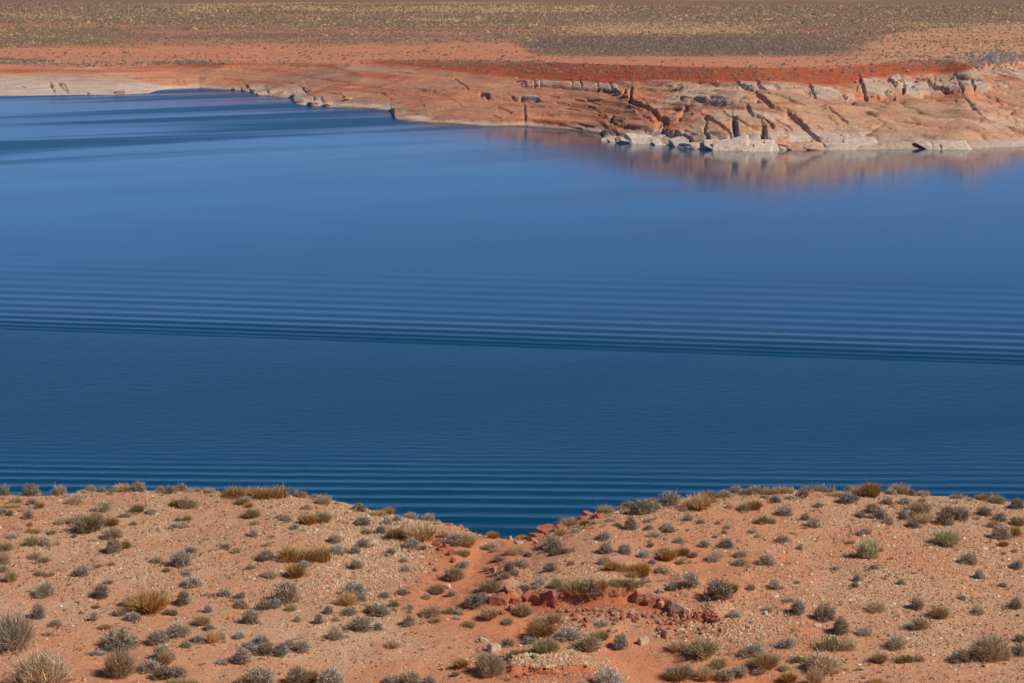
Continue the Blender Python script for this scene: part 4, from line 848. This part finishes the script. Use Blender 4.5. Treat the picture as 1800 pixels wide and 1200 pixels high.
# blocks of the red ledge, part of the hillside
LEDGE = [(876, 1064, 34, 22, 'R'), (903, 1062, 26, 18, 'R'), (893, 1042, 24, 14, 'B'), (912, 1044, 14, 12, 'T'), (925, 1050, 20, 10, 'R'), (898, 1074, 16, 13, 'R'), (916, 1070, 14, 10, 'R'), (885, 1078, 12, 8, 'R'),
         (945, 1052, 22, 9, 'R'), (950, 1058, 14, 9, 'R'), (970, 1050, 14, 14, 'R'), (975, 1066, 16, 16, 'R'), (990, 1050, 18, 8, 'R'), (1015, 1054, 24, 8, 'R'), (1018, 1063, 18, 5, 'R'), (1034, 1054, 12, 8, 'B'), (1048, 1052, 12, 8, 'R'), (1060, 1050, 12, 7, 'R'),
         (1078, 1046, 14, 9, 'R'), (1095, 1044, 12, 9, 'R'), (1120, 1058, 22, 26, 'B'), (1142, 1060, 18, 20, 'B'), (1160, 1062, 14, 14, 'B'), (1165, 1067, 18, 13, 'T'), (1192, 1078, 26, 20, 'T'), (1178, 1070, 14, 10, 'B'), (1210, 1078, 14, 9, 'T'), (1225, 1085, 16, 8, 'R'), (1243, 1084, 16, 9, 'R'), (1257, 1090, 18, 8, 'R'), (1230, 1092, 14, 6, 'R'), (1212, 1088, 16, 8, 'R'),
         (955, 1184, 18, 6, 'R'), (975, 1187, 26, 8, 'R'), (997, 1188, 14, 6, 'R'), (930, 1187, 18, 5, 'R'), (912, 1190, 14, 4, 'R'),
         (770, 958, 20, 8, 'R'), (783, 962, 16, 8, 'R'), (793, 976, 12, 12, 'R'), (797, 988, 10, 10, 'R'), (758, 993, 10, 6, 'R'), (767, 1004, 9, 10, 'R'), (774, 968, 14, 6, 'R'),
         (945, 944, 30, 9, 'R'), (962, 937, 34, 9, 'R'), (978, 926, 32, 6, 'R'), (988, 931, 26, 8, 'R'), (935, 950, 16, 8, 'T'), (1020, 908, 24, 6, 'R'), (1035, 906, 22, 6, 'R'), (1050, 910, 22, 8, 'R'), (1010, 914, 16, 7, 'R'),
         (808, 926, 14, 5, 'R'), (818, 928, 12, 6, 'T'), (790, 924, 14, 4, 'R'), (896, 948, 10, 8, 'T'), (912, 956, 14, 7, 'T'), (942, 955, 10, 6, 'T')]
PALR = {'R': C_RED, 'B': C_BRN, 'T': C_TAN, 'C': C_CRM, 'Y': C_GRY}
for u, v, w, h, c in LEDGE: near_rock(u, v, w, h, PALR[c], "ledge_stone", HILL, tilt=0.38, lift=-0.12)
for i in range(110):                                   # rubble below the ledge
    t = srnd.random(); u = 985 + 270 * t + srnd.gauss(0, 14); v = 1066 + 20 * t + abs(srnd.gauss(0, 17)); s = srnd.uniform(4, 10)
    near_rock(u, v, s * 1.2, s * 0.8, srnd.choice([C_RED, C_RED, C_BRN, C_BRN, C_TAN]), "rubble_stone", HILL, tilt=0.6)
STONES = [(866, 1144, 20, 14, 'C', "pale broken rock on sand left of the gravel mound, the larger of a pair"), (850, 1128, 18, 6, 'C', "flat pale rock just up the slope from the pale broken rock"),
          (940, 1158, 12, 8, 'Y', "grey stone on the gravel mound below the dark olive shrub"), (1160, 1043, 12, 9, 'Y', "grey stone above the brown ledge slabs, below the silver shrub"),
          (1437, 1102, 11, 6, 'C', "cream stone on the right slope just below the black-shadowed shrub"), (778, 1178, 9, 7, 'T', "round tan stone on the gravel left of the bottom-centre wispy shrub"),
          (1172, 1120, 20, 14, 'T', "tan leaning slab below the rubble at the head of the sandy wash"), (1130, 1132, 24, 12, 'C', "low pile of cream rock lying on the sandy wash"),
          (628, 1166, 8, 6, 'C', "small white stone on the sand below the wide apron shrub"), (148, 1195, 10, 5, 'T', "small tan stone on sand right of the biggest corner bush"),
          (867, 1006, 14, 12, 'T', "tan rock at the right edge of the wash beside a small straw clump"), (786, 1034, 12, 8, 'C', "whitish rock in the wash between two small shrubs"),
          (1516, 943, 12, 6, 'C', "white stone right behind the taller pale-green shrub"), (1316, 1106, 10, 8, 'C', "white stone in the pebbly patch right of the ledge end"),
          (1325, 1098, 16, 9, 'T', "tan rock in the pebbly patch right of the ledge end"), (1346, 1080, 10, 7, 'C', "cream rock at the top of the pebbly patch right of the ledge"),
          (1110, 1080, 10, 9, 'C', "cream stone among the red rubble below the ledge"), (1084, 1082, 11, 8, 'C', "whitish stone left of the cream one in the red rubble"), (894, 1194, 10, 5, 'T', "flat tan stone at the bottom edge left of the low red ledge"),
          (1732, 1172, 12, 5, 'T', "small tan stone in front of the largest right-slope shrub"), (1517, 1178, 9, 6, 'C', "white stone near the bottom edge, lower right slope")]
for u, v, w, h, c, lab in STONES: near_rock(u, v, w, h, PALR[c], "loose_stone", None, lab, "stone", "loose stones on the near hillside", tilt=0.3)

# ------------------------------------------------------------------ rock slabs and boulders of the far bank (parts of it)
def far_point(u, v):
    """far-shore ground point at a photo position"""
    c = int(np.clip(np.searchsorted(FAR['Ug'], u), 1, len(FAR['Ug']) - 2))
    U, V = project(FAR['X'][:, c], FAR['Y'][:, c], FAR['Z'][:, c])
    z = FAR['Z'][:, c]; ok = z > -0.05; i = int(np.argmin(np.where(ok, np.abs(V - v), 1e9)))
    return float(FAR['X'][i, c]), float(FAR['Y'][i, c]), float(z[i])
CF_W, CF_T, CF_S, CF_G = lin(214, 188, 166), lin(204, 154, 122), lin(200, 132, 102), lin(172, 140, 118)
frnd = random.Random(21)
def far_rock(u, v, w, h, c, name="rock_slab", tilt=0.18, depth=1.0, yaw=None, sink=0.25):
    x, y, z = far_point(u, v); mpp = y * 1.003 / FPX
    o = link(name, FROCKS[frnd.randrange(8)], far_ob)
    o.location = (x, y + 0.3 * w * mpp * depth, max(z, 0) + h * mpp * (0.5 - sink)); o.scale = (w * mpp, w * mpp * depth, h * mpp * 1.3)
    o.rotation_euler = (frnd.uniform(0.15, 0.55), frnd.uniform(-tilt, tilt), frnd.uniform(-0.4, 0.4) if yaw is None else yaw)
    k = frnd.uniform(0.9, 1.08); o.color = (c[0] * k, c[1] * k, c[2] * k, 1)
FARR = [(1066, 256, 12, 8, 'W'), (1082, 257, 20, 11, 'W'), (1100, 256, 22, 15, 'W'), (1122, 255, 28, 16, 'W'), (1148, 257, 30, 10, 'W'), (1135, 259, 20, 6, 'W'), (1165, 259, 26, 7, 'W'),
        (1205, 256, 34, 14, 'W'), (1232, 262, 36, 18, 'W'), (1262, 265, 36, 20, 'W'), (1292, 267, 44, 22, 'W'), (1325, 268, 50, 20, 'W'), (1350, 268, 30, 10, 'W'), (1378, 265, 20, 12, 'W'), (1375, 252, 22, 18, 'T'), (1402, 265, 24, 10, 'T'), (1430, 265, 30, 14, 'T'),
        (1305, 244, 34, 26, 'T'), (1330, 236, 28, 22, 'S'), (1258, 222, 30, 18, 'T'), (1220, 206, 20, 12, 'S'), (1640, 264, 26, 9, 'W'), (1662, 266, 30, 10, 'W'), (1684, 263, 32, 14, 'W'), (1668, 258, 20, 9, 'G'), (1478, 265, 30, 10, 'W'), (1520, 264, 40, 8, 'W'),
        (1535, 170, 46, 22, 'W'), (1573, 156, 26, 16, 'T'), (1600, 172, 30, 24, 'W'), (1622, 166, 26, 12, 'W'), (1640, 148, 36, 14, 'T'), (1665, 158, 40, 16, 'T'), (1700, 162, 26, 14, 'T'), (1725, 160, 30, 16, 'W'), (1705, 143, 30, 12, 'T'), (1755, 151, 26, 9, 'T'),
        (1440, 165, 36, 18, 'W'), (1465, 172, 40, 18, 'W'), (1495, 175, 26, 12, 'W'), (1350, 160, 40, 12, 'G'), (1385, 160, 44, 12, 'T'), (1320, 161, 26, 10, 'G'), (1290, 182, 60, 7, 'W'), (1240, 181, 40, 6, 'W'), (1200, 152, 26, 10, 'T'), (1150, 150, 36, 9, 'T'),
        (860, 173, 26, 9, 'S'), (890, 176, 40, 11, 'S'), (925, 178, 46, 11, 'S'), (965, 178, 40, 10, 'S'), (930, 152, 16, 8, 'T'), (945, 153, 10, 9, 'W'), (965, 153, 22, 8, 'W'), (990, 152, 20, 7, 'W'), (1012, 153, 18, 8, 'W'), (1036, 155, 24, 9, 'W'), (1062, 157, 18, 10, 'W'), (1082, 161, 16, 7, 'G'), (1105, 176, 10, 16, 'G'),
        (900, 150, 18, 9, 'S'), (1190, 178, 24, 8, 'S'), (548, 186, 26, 14, 'T'), (575, 187, 24, 12, 'T'), (525, 181, 20, 9, 'G'), (455, 169, 22, 8, 'T'), (430, 163, 20, 8, 'G'), (410, 160, 12, 6, 'G'), (490, 170, 34, 9, 'T'), (540, 160, 16, 8, 'G'), (612, 176, 20, 8, 'T'), (210, 167, 26, 6, 'G'), (155, 168, 8, 5, 'G'), (92, 152, 12, 8, 'T'), (110, 150, 12, 8, 'T'),
        (700, 158, 10, 5, 'W'), (735, 142, 14, 5, 'W'), (770, 140, 12, 5, 'W'), (745, 190, 8, 6, 'T')]
PALF = {'W': CF_W, 'T': CF_T, 'S': CF_S, 'G': CF_G}
for u, v, w, h, c in [q for q in FARR if q[0] < 620 or q[1] > 248]:
    up = v < 240 and u > 620
    far_rock(u, v, w * (1.6 if u > 620 else 0.7), h * (0.52 if u > 620 else 0.6), PALF['T' if up and c == 'W' else c], depth=1.0 if not up else 0.6, sink=0.25 if not up else 0.42)
for i in range(45):                                  # fallen blocks along the scarp foot and in the gullies
    u = frnd.uniform(900, 1760); v = lerp_pts(V_ROCK, u) + frnd.gauss(4, 7) + (frnd.random() < 0.3) * frnd.uniform(0, 70); s = frnd.uniform(2, 4.5)
    far_rock(u, v, s * 1.3, s, frnd.choice([CF_T, CF_S, CF_S]), "boulder", 0.5)

# ------------------------------------------------------------------ scrub of the far plain (one mass)
def build_scrub():
    r = np.random.default_rng(15)
    ug = FAR['Ug']; n = 330000
    ci = r.integers(2, len(ug) - 2, n); nr = FAR['X'].shape[0]
    lo = FAR['ncl'] - 50; hi = nr - 18
    fi = lo + (hi - lo) * r.random(n) ** 0.9; i0 = fi.astype(int); fr = fi - i0; fc = r.random(n)
    def bil(A): return (A[i0, ci] * (1 - fr) + A[i0 + 1, ci] * fr) * (1 - fc) + (A[i0, ci + 1] * (1 - fr) + A[i0 + 1, ci + 1] * fr) * fc
    x, y, z = bil(FAR['X']), bil(FAR['Y']), bil(FAR['Z']); u, v = project(x, y, z)
    edge = np.interp(u, ug, FAR['edge'][0]); vr = lerp_pts(V_ROCK, u)
    e1 = fbm(u / 420, v / 9.0, 111, 4); e2 = fbm(u / 90, v / 3.2, 112, 3); patch = fbm(x / 18, y / 30, 141, 3)
    d = 0.07 + 0.22 * sstep(-0.1, 0.4, fbm(u / 160, v / 3.0, 151, 3)) * sstep(118, 108, v) * sstep(1000, 800, u) + 0.85 * sstep(-6, 6, edge - v + 5 * e1 + 7 * e2) * (1 - 0.4 * sstep(0.12, 0.5, -e1 + 0.4 * e2)) + 0.3 * sstep(1450, 1600, u) * sstep(118, 100, v)
    db = sstep(925, 960, u + 40 * e2) * sstep(1560, 1380, u + 90 * e2) * sstep(58, 68, v + 5 * e2) * sstep(101, 92, v + 5 * e2); d = np.maximum(d, db)
    d = d * (0.55 + 0.6 * sstep(-0.2, 0.4, patch)); d = np.where(v > vr - 4, d * 0.05, d)
    blue = np.exp(-(((u - 1745) / 60) ** 2 + ((v - 103) / 14) ** 2)); d = np.maximum(d, 0.3 * blue)
    wt = np.clip(y / 900, 0.35, 1.0)
    k = (r.random(n) < d * wt) & (u > -250) & (u < 2050) & (v > 2)
    x, y, z, u, v, e1, e2, db, blue = [a[k] for a in (x, y, z, u, v, e1, e2, db, blue)]; n = len(x)
    s = np.exp(r.normal(math.log(0.34), 0.35, n)) * (1 + 1.1 * blue) * np.clip(y / 900, 0.8, 4.0)
    base = np.array([[1, 0, 0.0], [0, 1, 0.0], [-1, 0, 0.0], [0, -1, 0.0], [0.1, 0.1, 0.9]], float)
    tri = np.array([[0, 1, 4], [1, 2, 4], [2, 3, 4], [3, 0, 4]])
    J = base[None] * (1 + r.normal(0, 0.3, (n, 5, 3))) * s[:, None, None] * np.stack([r.uniform(0.8, 1.4, n), r.uniform(0.8, 1.3, n), r.uniform(0.8, 1.3, n)], 1)[:, None]
    V = np.stack([J[..., 0] + x[:, None], J[..., 1] + y[:, None], J[..., 2] + z[:, None]], -1)
    F = (tri[None] + (np.arange(n) * 5)[:, None, None]).reshape(-1, 3)
    C = np.where((r.random(n) < 0.4)[:, None], lin(144, 120, 98), lin(126, 104, 86)) * np.exp(r.normal(0, 0.14, (n, 1)))
    yb = np.exp(-((v - 54) / 10) ** 2) * sstep(940, 1060, u) * sstep(1420, 1250, u)
    yel = (np.clip(0.12 + 0.45 * sstep(0.0, 0.45, e1 + 0.35 * e2) + 0.8 * yb, 0, 0.9) * (1 - db) * (v < 92) > r.random(n))[:, None]
    C = np.where(yel, lin(182, 150, 112) * np.exp(r.normal(0, 0.14, (n, 1))), C)
    bl = (blue > 0.3)[:, None]; C = np.where(bl, lin(138, 120, 110) * np.exp(r.normal(0, 0.2, (n, 1))), C)
    m = ground_mat("plain_scrub", (2.0,), (0.1,))
    link("plain_scrub", mesh_np("plain_scrub", V.reshape(-1, 3), F, False, np.repeat(C, 5, 0), m), kind="stuff", label="grey-brown scrub and straw grass covering the far desert plain", cat="scrub")
    print("scrub", n)
build_scrub()
